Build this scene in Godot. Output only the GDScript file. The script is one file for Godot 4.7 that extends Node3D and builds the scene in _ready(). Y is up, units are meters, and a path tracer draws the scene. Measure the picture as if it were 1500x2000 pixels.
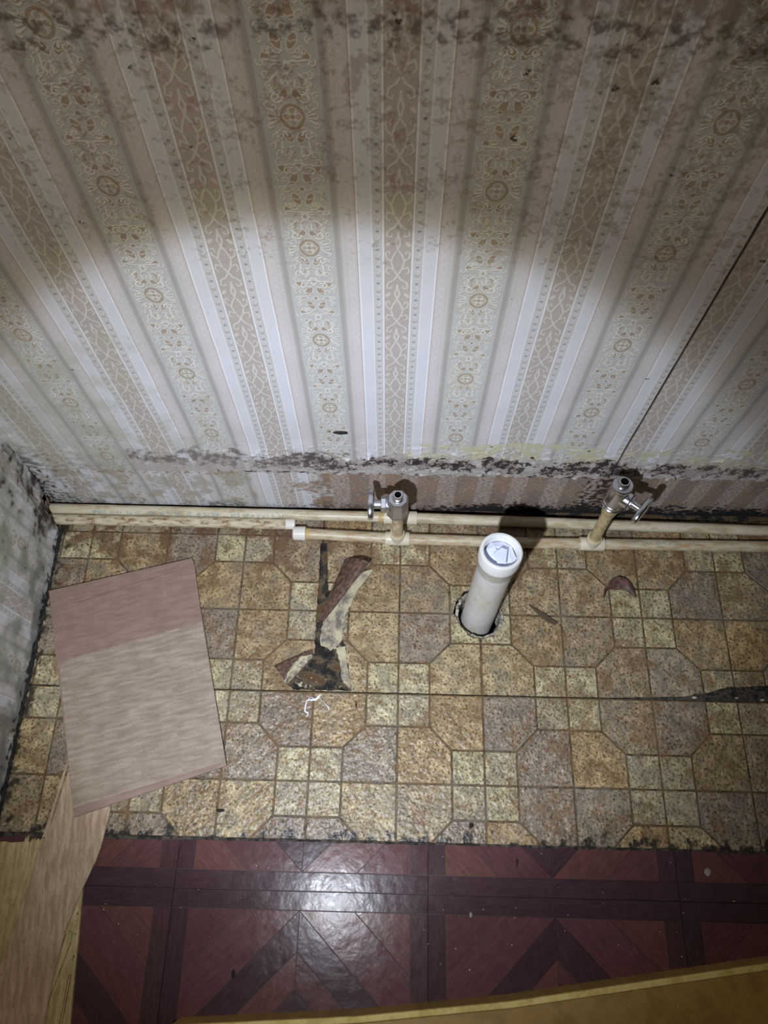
extends Node3D

const D := 0.1143            # grid step of the embossed vinyl pattern
const GX := 0.0              # a pattern line runs through x = GX
const GZ := 0.15545          # ... and through z = GZ
const PX := 0.15035          # width of one wallpaper stripe repeat
const PY := 0.1255           # height of one wallpaper motif repeat
const CX := -0.0121          # middle of a damask stripe on the wall
const LEFT := -0.506         # plane of the side wall
const EDGE := 0.4535         # where the yellow vinyl ends
const SEAM := 0.2690         # joint across the yellow vinyl
const CRACK := -0.1148       # joint along the yellow vinyl
const LEDGE := 0.127         # lower edge of the upper wall panel
const JOINT := 0.2765        # vertical joint between the wall panels

var rng := RandomNumberGenerator.new()
var nz := {}


# ------------------------------------------------------------------ mesh collector
class MB:
	var v := PackedVector3Array()
	var n := PackedVector3Array()
	var t := PackedVector2Array()
	var t2 := PackedVector2Array()
	var ix := PackedInt32Array()

	func add(p: Vector3, nn: Vector3, a := Vector2.ZERO, b := Vector2.ZERO) -> int:
		v.append(p)
		n.append(nn)
		t.append(a)
		t2.append(b)
		return v.size() - 1

	func tri(a: int, b: int, c: int) -> void:
		if (v[b] - v[a]).cross(v[c] - v[a]).dot(n[a] + n[b] + n[c]) > 0.0:
			ix.append_array(PackedInt32Array([a, c, b]))
		else:
			ix.append_array(PackedInt32Array([a, b, c]))

	func quad(a: int, b: int, c: int, d: int) -> void:
		tri(a, b, c)
		tri(a, c, d)

	func flat(ps: Array, uvs := []) -> void:
		var nn: Vector3 = -(ps[1] - ps[0]).cross(ps[2] - ps[0]).normalized()
		var k := []
		for i in ps.size():
			k.append(add(ps[i], nn, uvs[i] if uvs.size() else Vector2(ps[i].x, ps[i].z) * 4.0))
		for i in range(1, ps.size() - 1):
			tri(k[0], k[i], k[i + 1])

	func mesh() -> ArrayMesh:
		var a := []
		a.resize(Mesh.ARRAY_MAX)
		a[Mesh.ARRAY_VERTEX] = v
		a[Mesh.ARRAY_NORMAL] = n
		a[Mesh.ARRAY_TEX_UV] = t
		a[Mesh.ARRAY_TEX_UV2] = t2
		a[Mesh.ARRAY_INDEX] = ix
		var m := ArrayMesh.new()
		m.add_surface_from_arrays(Mesh.PRIMITIVE_TRIANGLES, a)
		return m


# ------------------------------------------------------------------ scene helpers
func part(called: String, mesh: Mesh, m: Material, parent: Node) -> MeshInstance3D:
	var o := MeshInstance3D.new()
	o.name = called
	o.mesh = mesh
	o.material_override = m
	parent.add_child(o, true)
	return o


func tag(o: Node, label: String, category: String, group := "") -> Node:
	o.set_meta("label", label)
	o.set_meta("category", category)
	if group:
		o.set_meta("group", group)
	return o


func thing(called: String, label: String, category: String, at := Vector3.ZERO, group := "") -> Node3D:
	var o := Node3D.new()
	o.name = called
	o.position = at
	add_child(o, true)
	tag(o, label, category, group)
	return o


func setting(called: String) -> Node3D:
	var o := Node3D.new()
	o.name = called
	o.set_meta("kind", "structure")
	add_child(o, true)
	return o


func mat(c: Color, rough := 0.8, tex: Texture2D = null, nrm: Texture2D = null, nscale := 1.0) -> StandardMaterial3D:
	var m := StandardMaterial3D.new()
	m.albedo_color = c
	m.roughness = rough
	m.albedo_texture = tex
	if nrm:
		m.normal_enabled = true
		m.normal_texture = nrm
		m.normal_scale = nscale
	return m


func overlay(m: StandardMaterial3D, tex: Texture2D) -> StandardMaterial3D:
	m.detail_enabled = true
	m.detail_blend_mode = BaseMaterial3D.BLEND_MODE_MIX
	m.detail_uv_layer = BaseMaterial3D.DETAIL_UV_2
	m.detail_albedo = tex
	return m


func rgb(r: float, g: float, b: float) -> Color:
	return Color(r / 255.0, g / 255.0, b / 255.0)


# ------------------------------------------------------------------ shapes
func box(mb: MB, lo: Vector3, hi: Vector3, s := 1.0) -> void:
	for ax in 3:
		for side in 2:
			var u := (ax + 1) % 3
			var w := (ax + 2) % 3
			var nn := Vector3.ZERO
			nn[ax] = 1.0 if side else -1.0
			var k := []
			for c in [[0, 0], [1, 0], [1, 1], [0, 1]]:
				var p := Vector3.ZERO
				p[ax] = hi[ax] if side else lo[ax]
				p[u] = hi[u] if c[0] else lo[u]
				p[w] = hi[w] if c[1] else lo[w]
				k.append(mb.add(p, nn, Vector2(p[u], p[w]) * s, Vector2.ZERO))
			mb.quad(k[0], k[1], k[2], k[3])


func boxm(lo: Vector3, hi: Vector3, s := 1.0) -> ArrayMesh:
	var mb := MB.new()
	box(mb, lo, hi, s)
	return mb.mesh()


func tidy(poly: PackedVector2Array, least := 0.0009) -> PackedVector2Array:
	var out := PackedVector2Array()
	for p in poly:
		if out.is_empty() or out[-1].distance_to(p) > least:
			out.append(p)
	while out.size() > 2 and out[0].distance_to(out[-1]) <= least:
		out.remove_at(out.size() - 1)
	return out


func area(poly: PackedVector2Array) -> float:
	var s := 0.0
	for i in poly.size():
		s += poly[i].cross(poly[(i + 1) % poly.size()])
	return s / 2.0


func inset(poly: PackedVector2Array, by: float) -> PackedVector2Array:
	var n := poly.size()
	var s := signf(area(poly))
	var out := PackedVector2Array()
	for i in n:
		var a := (poly[i] - poly[(i + n - 1) % n]).normalized()
		var b := (poly[(i + 1) % n] - poly[i]).normalized()
		var na := Vector2(-a.y, a.x) * s
		var nb := Vector2(-b.y, b.x) * s
		var m := (na + nb)
		m = m.normalized() if m.length() > 0.1 else na
		out.append(poly[i] + m * by / maxf(0.45, m.dot(na)))
	return out


# a plate lying on the floor: outline in (x, z), from y0 to y1, upper edge bevelled
func plate(mb: MB, outline: PackedVector2Array, y0: float, y1: float, bev: float, uo := Vector2.ZERO, us := 1.0, turn := 0.0, tilt = null) -> void:
	var poly := tidy(outline, 0.0009 if bev >= 0.0002 else 0.0001)
	if poly.size() < 3:
		return
	var top := inset(poly, bev)
	var tris := Geometry2D.triangulate_polygon(top)
	if tris.is_empty():
		top = poly
		tris = Geometry2D.triangulate_polygon(poly)
	var s := signf(area(poly))
	var at := func(p: Vector2, y: float) -> Vector3: return Vector3(p.x, y + (tilt.call(p) if tilt != null else 0.0), p.y)
	var uv := func(p: Vector2) -> Vector2: return (p.rotated(turn)) * us + uo
	var k := PackedInt32Array()
	for p in top:
		k.append(mb.add(at.call(p, y1), Vector3.UP, uv.call(p), floor_uv(p)))
	for i in range(0, tris.size(), 3):
		mb.tri(k[tris[i]], k[tris[i + 1]], k[tris[i + 2]])
	var n := poly.size()
	for i in n:
		var j := (i + 1) % n
		var e := (poly[j] - poly[i]).normalized()
		var o := Vector3(e.y * s, 0, -e.x * s)
		var nb := (o + Vector3.UP).normalized()
		var a := mb.add(at.call(top[i], y1), nb, uv.call(top[i]), floor_uv(top[i]))
		var b := mb.add(at.call(top[j], y1), nb, uv.call(top[j]), floor_uv(top[j]))
		var c := mb.add(at.call(poly[j], y1 - bev * 0.8), nb, uv.call(poly[j]), floor_uv(poly[j]))
		var d := mb.add(at.call(poly[i], y1 - bev * 0.8), nb, uv.call(poly[i]), floor_uv(poly[i]))
		mb.quad(a, b, c, d)
		var c1 := mb.add(at.call(poly[j], y1 - bev * 0.8), o, uv.call(poly[j]), floor_uv(poly[j]))
		var d1 := mb.add(at.call(poly[i], y1 - bev * 0.8), o, uv.call(poly[i]), floor_uv(poly[i]))
		var e1 := mb.add(at.call(poly[j], y0), o, uv.call(poly[j]), floor_uv(poly[j]))
		var f1 := mb.add(at.call(poly[i], y0), o, uv.call(poly[i]), floor_uv(poly[i]))
		mb.quad(d1, c1, e1, f1)


func floor_uv(p: Vector2) -> Vector2:
	return Vector2((p.x + 0.52) / 1.34, p.y / 0.46)


# solid of revolution about +y of xf; profile of (radius, height); sides 6 or 8 with flat faces make nuts
func lathe(mb: MB, prof: PackedVector2Array, segs: int, xf := Transform3D.IDENTITY, faceted := false, uscale := Vector2(1, 10), sz := 1.0) -> void:
	var m := prof.size()
	var nrm := []
	for i in m - 1:
		var d := (prof[i + 1] - prof[i]).normalized()
		nrm.append(Vector2(d.y, -d.x))
	for i in m - 1:
		var n0: Vector2 = nrm[i]
		var n1: Vector2 = nrm[i]
		if i > 0 and nrm[i - 1].dot(nrm[i]) > 0.8:
			n0 = (nrm[i - 1] + nrm[i]).normalized()
		if i < m - 2 and nrm[i + 1].dot(nrm[i]) > 0.8:
			n1 = (nrm[i + 1] + nrm[i]).normalized()
		for k in segs:
			var q := []
			for c in [[k, 0], [k + 1, 0], [k + 1, 1], [k, 1]]:
				var a: float = TAU * (c[0] + (0.5 if faceted else 0.0)) / segs
				var an := TAU * (k + 1.0) / segs if faceted else a
				var p: Vector2 = prof[i + c[1]]
				var w: Vector2 = n1 if c[1] else n0
				var nn := Vector3(cos(an) * w.x, w.y, sin(an) * w.x / sz)
				q.append(mb.add(xf * Vector3(cos(a) * p.x, p.y, sin(a) * p.x * sz), (xf.basis * nn).normalized(), Vector2(float(c[0]) / segs * uscale.x, p.y * uscale.y)))
			mb.quad(q[0], q[1], q[2], q[3])


func prof(a: Array) -> PackedVector2Array:
	var out := PackedVector2Array()
	for i in range(0, a.size(), 2):
		out.append(Vector2(a[i], a[i + 1]))
	return out


# round bar along a path; radius may vary
func tube(mb: MB, path: Array, rad: Array, segs := 20, squash := 1.0, caps := true, vs := 10.0) -> void:
	var rings := []
	var side := Vector3.ZERO
	var len := 0.0
	for i in path.size():
		var d: Vector3 = (path[mini(i + 1, path.size() - 1)] - path[maxi(i - 1, 0)]).normalized()
		if side == Vector3.ZERO:
			side = d.cross(Vector3.UP if absf(d.y) < 0.9 else Vector3.RIGHT).normalized()
		side = (side - d * side.dot(d)).normalized()
		var up := side.cross(d)
		if i:
			len += (path[i] - path[i - 1]).length()
		var ring := []
		for k in segs + 1:
			var a := TAU * k / segs
			var nn := side * cos(a) + up * sin(a) / squash
			ring.append(mb.add(path[i] + (side * cos(a) + up * sin(a) * squash) * rad[i], nn.normalized(), Vector2(float(k) / segs, len * vs)))
		rings.append(ring)
	for i in path.size() - 1:
		for k in segs:
			mb.quad(rings[i][k], rings[i][k + 1], rings[i + 1][k + 1], rings[i + 1][k])
	if caps:
		for e in [0, path.size() - 1]:
			var d: Vector3 = (path[1] - path[0]).normalized() * -1.0 if e == 0 else (path[e] - path[e - 1]).normalized()
			var mid := mb.add(path[e], d)
			var ks := []
			for k in segs + 1:
				ks.append(mb.add(mb.v[rings[e][k]], d))
			for k in segs:
				mb.tri(mid, ks[k], ks[k + 1])


# sheet of points at(i, j), smooth
func grid(mb: MB, nu: int, nv: int, at: Callable, uv: Callable, uv2 = null) -> void:
	var p := []
	for j in nv:
		for i in nu:
			p.append(at.call(i, j))
	var base := mb.v.size()
	for j in nv:
		for i in nu:
			var du: Vector3 = p[j * nu + mini(i + 1, nu - 1)] - p[j * nu + maxi(i - 1, 0)]
			var dv: Vector3 = p[mini(j + 1, nv - 1) * nu + i] - p[maxi(j - 1, 0) * nu + i]
			mb.add(p[j * nu + i], du.cross(dv).normalized(), uv.call(i, j), uv2.call(i, j) if uv2 != null else Vector2.ZERO)
	for j in nv - 1:
		for i in nu - 1:
			var a := base + j * nu + i
			mb.quad(a, a + 1, a + nu + 1, a + nu)


func noise(seed_: int, freq: float, oct := 3) -> FastNoiseLite:
	var n := FastNoiseLite.new()
	n.seed = seed_
	n.frequency = freq
	n.noise_type = FastNoiseLite.TYPE_SIMPLEX_SMOOTH
	n.fractal_octaves = oct
	return n


# a grey picture of seamless noise as bytes
func noise_bytes(w: int, h: int, seed_: int, freq: float, oct := 3) -> PackedByteArray:
	var im := noise(seed_, freq, oct).get_seamless_image(w, h)
	im.convert(Image.FORMAT_L8)
	return im.get_data()


func texture(w: int, h: int, fmt: int, data: PackedByteArray) -> ImageTexture:
	return ImageTexture.create_from_image(Image.create_from_data(w, h, false, fmt, data))


func bumps(w: int, h: int, a: PackedByteArray, strength: float) -> ImageTexture:
	var im := Image.create_from_data(w, h, false, Image.FORMAT_L8, a)
	im.convert(Image.FORMAT_RGBA8)
	im.bump_map_to_normal_map(strength)
	return ImageTexture.create_from_image(im)


# ------------------------------------------------------------------ printed wallpaper
var wp: Image
var wpk: float
var shade_ink := Color(0.66, 0.61, 0.54)


func ink(x: float, y: float, r: float, c: Color, a := 1.0) -> void:
	# a soft round dab at (x, y) metres, wrapping round the repeat
	var w := wp.get_width()
	var h := wp.get_height()
	var px := x * wpk
	var py := y * wpk
	var pr := r * wpk
	for j in range(int(floor(py - pr - 1)), int(ceil(py + pr + 1)) + 1):
		for i in range(int(floor(px - pr - 1)), int(ceil(px + pr + 1)) + 1):
			var k := clampf(pr + 0.5 - Vector2(i + 0.5 - px, j + 0.5 - py).length(), 0.0, 1.0) * a
			if k > 0.0:
				var ii := posmod(i, w)
				var jj := posmod(j, h)
				wp.set_pixel(ii, jj, wp.get_pixel(ii, jj).lerp(c, k))


func stroke(pts: Array, r0: float, r1: float, c: Color, a := 0.9) -> void:
	var cv := Curve2D.new()
	for i in pts.size():
		var d: Vector2 = (pts[mini(i + 1, pts.size() - 1)] - pts[maxi(i - 1, 0)]) / 6.0
		cv.add_point(pts[i], -d, d)
	var len := cv.get_baked_length()
	var n := int(ceil(len / 0.00035))
	# a darker printed line runs along the lower side of every pale one
	for pass_ in 2:
		for i in n + 1:
			var p := cv.sample_baked(len * i / n)
			if pass_ == 0:
				ink(p.x + 0.0004, p.y + 0.0007, lerpf(r0, r1, float(i) / n) * 1.25, shade_ink, 0.55)
			else:
				ink(p.x, p.y, lerpf(r0, r1, float(i) / n) * 1.3, c, a)


func curl(x: float, y: float, s: float, r: float, start: float, turns: float, hand: float) -> Array:
	var out := []
	for i in 15:
		var f := i / 14.0
		var a := start + hand * turns * TAU * f
		out.append(Vector2(x + cos(a) * r * (1.0 - 0.8 * f) * s, y + sin(a) * r * (1.0 - 0.8 * f)))
	return out


func blob(x: float, y: float, len: float, wid: float, ang: float, c: Color, line: Color) -> void:
	var d := Vector2(cos(ang), sin(ang)) * len
	for pass_ in 2:
		for i in 9:
			var f := i / 8.0 - 0.5
			var r := wid * (1.0 - 3.2 * f * f) + (0.0007 if pass_ == 0 else 0.0)
			ink(x + d.x * f, y + d.y * f, maxf(r, 0.0004), line if pass_ == 0 else c, 0.95)


func flower_column(cx: float, cy: float) -> void:
	var tan := rgb(164, 150, 132)
	var soft := rgb(180, 170, 154)
	var line := rgb(218, 218, 214)
	var grey := rgb(178, 180, 172)
	for s in [-1.0, 1.0]:
		# side sprigs
		for e in [0.0, 0.016, 0.033, 0.047, 0.0628, 0.078, 0.094, 0.109]:
			var w: float = 0.0128 + 0.0018 * sin(e * 700.0)
			blob(cx + s * w, cy + e, 0.006, 0.0019, s * 0.5 + e * 60.0, grey, line)
			stroke([Vector2(cx + s * (w + 0.001), cy + e + 0.004), Vector2(cx + s * (w + 0.0042), cy + e + 0.006), Vector2(cx + s * (w + 0.003), cy + e + 0.010)], 0.0004, 0.0003, line, 0.8)
		# crossing flower
		blob(cx + s * 0.0052, cy - 0.0095, 0.0105, 0.0028, s * 1.15, tan, line)
		blob(cx + s * 0.0052, cy + 0.0095, 0.0105, 0.0028, -s * 1.15 + PI, tan, line)
		blob(cx + s * 0.0108, cy, 0.006, 0.0022, 0.0, grey, line)
		for q in [-1.0, 1.0]:
			blob(cx + s * 0.0125, cy + q * 0.0185, 0.007, 0.0024, s * q * 0.6, tan, line)
			stroke(curl(cx + s * 0.0085, cy + q * 0.0165, s, 0.0042, q * 2.4, 1.15, -q), 0.0006, 0.0004, line)
			stroke([Vector2(cx, cy + q * 0.024), Vector2(cx + s * 0.004, cy + q * 0.0225), Vector2(cx + s * 0.009, cy + q * 0.0225), Vector2(cx + s * 0.014, cy + q * 0.0215)], 0.0006, 0.0005, line)
		# long crescents beside the drop
		for i in 13:
			var f := i / 12.0
			var p := Vector2(cx + s * (0.0062 + 0.0042 * sin(f * PI)), cy + 0.031 + 0.017 * f)
			ink(p.x + s * 0.0007, p.y, 0.0016 * sin(f * PI) + 0.0010, line, 0.9)
			ink(p.x, p.y, 0.0017 * sin(f * PI) + 0.0003, tan, 0.95)
		stroke([Vector2(cx + s * 0.002, cy + 0.030), Vector2(cx + s * 0.0045, cy + 0.036), Vector2(cx + s * 0.0035, cy + 0.043), Vector2(cx + s * 0.0012, cy + 0.047)], 0.0005, 0.0005, line)
		blob(cx + s * 0.0022, cy + 0.039, 0.005, 0.0013, 1.3 * s, grey, line)
		# scrolls above and below the medallion
		for q in [-1.0, 1.0]:
			var my = cy + 0.0628 + q * 0.0148
			blob(cx + s * 0.0046, my + q * 0.0012, 0.0085, 0.0027, s * q * -1.1, tan, line)
			stroke(curl(cx + s * 0.0098, my, s, 0.0045, PI, 1.3, q), 0.0007, 0.0005, line)
			ink(cx + s * 0.0098, my, 0.0012, soft, 0.9)
		# leaf loops under the medallion
		stroke([Vector2(cx + s * 0.0095, cy + 0.083), Vector2(cx + s * 0.0105, cy + 0.092), Vector2(cx + s * 0.006, cy + 0.098), Vector2(cx + s * 0.003, cy + 0.092), Vector2(cx + s * 0.0045, cy + 0.087)], 0.0006, 0.0005, line)
		blob(cx + s * 0.0068, cy + 0.0915, 0.005, 0.0015, 1.2 * s, soft, line)
		stroke([Vector2(cx, cy + 0.1085), Vector2(cx + s * 0.0035, cy + 0.1035), Vector2(cx + s * 0.002, cy + 0.099), Vector2(cx, cy + 0.1)], 0.0005, 0.0005, line)
		for k in 16:
			var y := cy + k * PY / 16.0
			var x = cx + s * (0.0148 + 0.0025 * sin(k * 2.4))
			stroke(curl(x, y, s, 0.0030, k * 1.9, 0.9, 1.0 if k % 2 else -1.0), 0.00045, 0.0003, line, 0.75)
			stroke([Vector2(cx + s * 0.0015, y), Vector2(cx + s * 0.0042, y + 0.0022), Vector2(cx + s * 0.0078, y + 0.0008), Vector2(cx + s * 0.0105, y + 0.0030)], 0.0004, 0.0003, line, 0.6)
	# drops, centre dots
	stroke([Vector2(cx, cy + 0.0225), Vector2(cx + 0.003, cy + 0.028), Vector2(cx, cy + 0.0315), Vector2(cx - 0.003, cy + 0.028), Vector2(cx, cy + 0.0225)], 0.0005, 0.0005, line)
	ink(cx, cy + 0.028, 0.0008, tan)
	ink(cx, cy + 0.1035, 0.0010, tan)
	ink(cx, cy, 0.0026, line)
	ink(cx, cy, 0.0018, tan)
	# medallion with four petals
	var m := Vector2(cx, cy + 0.0628)
	for i in 40:
		var a := TAU * i / 40.0
		ink(m.x + cos(a) * 0.0076, m.y + sin(a) * 0.0092, 0.0016, tan, 0.8)
		ink(m.x + cos(a) * 0.0092, m.y + sin(a) * 0.0108, 0.0005, line, 0.9)
	for i in 4:
		var a := PI / 2.0 * i
		ink(m.x + cos(a) * 0.0040, m.y + sin(a) * 0.0048, 0.0031, line, 0.95)
		ink(m.x + cos(a) * 0.0042, m.y + sin(a) * 0.0050, 0.0023, soft, 0.95)
	ink(m.x, m.y, 0.0018, tan)
	for s in [-1.0, 1.0]:
		for i in 4:
			stroke([m + Vector2(s * 0.0112, 0.003 - i * 0.002), m + Vector2(s * 0.0165, 0.0065 - i * 0.0043)], 0.0005, 0.0005, line, 0.8)


func wallpaper() -> ImageTexture:
	var w := 1024
	var h := 428
	wpk = w / (2.0 * PX)
	wp = Image.create(w, h, false, Image.FORMAT_RGB8)
	var weave := noise_bytes(256, 256, 5, 0.2, 2)
	for i in w:
		var u := absf(fposmod((i + 0.5) / wpk + PX / 2.0, PX) - PX / 2.0)
		var c := rgb(188, 188, 185)
		if u < 0.0118:
			c = rgb(179, 171, 163)
		elif u < 0.0133:
			c = rgb(226, 226, 228)
		elif u < 0.0213:
			c = rgb(196, 195, 194)
		elif u < 0.0225:
			c = rgb(222, 222, 224)
		elif u < 0.0328:
			c = rgb(210, 211, 215)
		elif u < 0.0343:
			c = rgb(230, 230, 233)
		elif u < 0.0352:
			c = rgb(186, 172, 164)
		elif u < 0.0438:
			c = rgb(203, 198, 197)
		elif u < 0.0475:
			c = rgb(197, 194, 191)
		elif u < 0.0492:
			c = rgb(183, 180, 175)
		elif u < 0.0535:
			c = rgb(170, 166, 162)
		for j in h:
			var k := 0.955 + 0.09 * weave[(j * 5 % 256) * 256 + i % 256] / 255.0
			wp.set_pixel(i, j, Color(c.r * k, c.g * k, c.b * k))
	var pale := rgb(205, 200, 194)
	var heart := rgb(140, 144, 146)
	for col in 2:
		var x0 := col * PX
		var drop := col * PY / 2.0
		# damask vine
		for s in [-1.0, 1.0]:
			for k in 2:
				var y0 := drop + k * PY / 2.0
				stroke([Vector2(x0, y0), Vector2(x0 + s * 0.0032, y0 + 0.006), Vector2(x0 + s * 0.0058, y0 + 0.014), Vector2(x0 + s * 0.0036, y0 + 0.024), Vector2(x0, y0 + 0.031)], 0.0007, 0.0007, pale, 0.8)
				stroke([Vector2(x0, y0 + 0.031), Vector2(x0 + s * 0.003, y0 + 0.037), Vector2(x0 + s * 0.0085, y0 + 0.041), Vector2(x0 + s * 0.0095, y0 + 0.047), Vector2(x0 + s * 0.006, y0 + 0.0485), Vector2(x0 + s * 0.005, y0 + 0.0455)], 0.0008, 0.0005, pale, 0.8)
				stroke([Vector2(x0, y0 + 0.0627), Vector2(x0 + s * 0.0022, y0 + 0.055), Vector2(x0 + s * 0.0005, y0 + 0.049), Vector2(x0, y0 + 0.043)], 0.0007, 0.0007, pale, 0.8)
				stroke([Vector2(x0 + s * 0.0055, y0 + 0.014), Vector2(x0 + s * 0.0098, y0 + 0.010), Vector2(x0 + s * 0.0106, y0 + 0.004), Vector2(x0 + s * 0.0075, y0 + 0.002), Vector2(x0 + s * 0.0068, y0 + 0.0055)], 0.0007, 0.0005, pale, 0.75)
				stroke([Vector2(x0 + s * 0.0036, y0 + 0.024), Vector2(x0 + s * 0.0088, y0 + 0.021), Vector2(x0 + s * 0.0104, y0 + 0.027), Vector2(x0 + s * 0.0075, y0 + 0.030)], 0.0007, 0.0005, pale, 0.75)
				blob(x0 + s * 0.0086, y0 + 0.0565, 0.006, 0.0015, s * 0.9, pale, rgb(190, 180, 168))
		# hearts and squiggles
		for s in [-1.0, 1.0]:
			for k in 6:
				var y := drop + k * PY / 6.0
				var x: float = x0 + s * 0.0173
				for q in [-1.0, 1.0]:
					ink(x + q * 0.0007, y, 0.0009, heart, 0.9)
				ink(x, y + 0.0009, 0.0007, heart, 0.9)
				var pts := []
				for i in 7:
					pts.append(Vector2(x + sin(i * 1.25) * 0.0022, y + 0.004 + i * 0.0021))
				stroke(pts, 0.0004, 0.0004, rgb(214, 214, 212), 0.8)
				stroke(curl(x - 0.001, y + 0.0105, 1.0, 0.0022, 0.0, 0.9, 1.0), 0.0003, 0.0003, rgb(172, 174, 172), 0.7)
			# scallops and beads
			for k in 12:
				var y := k * PY / 12.0
				for i in 9:
					var a := PI * (i / 8.0 - 0.5)
					ink(x0 + s * (0.0415 - 0.0036 * cos(a)), y + 0.0052 * sin(a), 0.00045, rgb(222, 220, 216), 0.8)
				ink(x0 + s * 0.0392, y, 0.0008, rgb(190, 182, 178), 0.5)
				ink(x0 + s * 0.0362, y + 0.005, 0.0007, rgb(192, 180, 172), 0.6)
				for i in 2:
					ink(x0 + s * 0.0462, y + i * PY / 24.0, 0.0009, rgb(208, 208, 202), 0.8)
		flower_column(x0 + PX / 2.0, drop)
	return ImageTexture.create_from_image(wp)


func wall_uv(x: float, y: float) -> Vector2:
	return Vector2((x - CX) / (2.0 * PX), -(y - 0.4773 - 0.0628) / PY)


func stain_uv(x: float, y: float) -> Vector2:
	return Vector2((x + 0.53) / 1.35, 1.0 - y / 0.80)


func lay(b: PackedByteArray, o: int, c: Color, a: float) -> void:
	# one coat of dirt over what is there (colour with alpha)
	if a <= 0.003:
		return
	var was := b[o + 3] / 255.0
	var now := was + a - was * a
	var k := a / now
	b[o] = int(lerpf(b[o], c.r * 255.0, k))
	b[o + 1] = int(lerpf(b[o + 1], c.g * 255.0, k))
	b[o + 2] = int(lerpf(b[o + 2], c.b * 255.0, k))
	b[o + 3] = int(now * 255.0)


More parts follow.
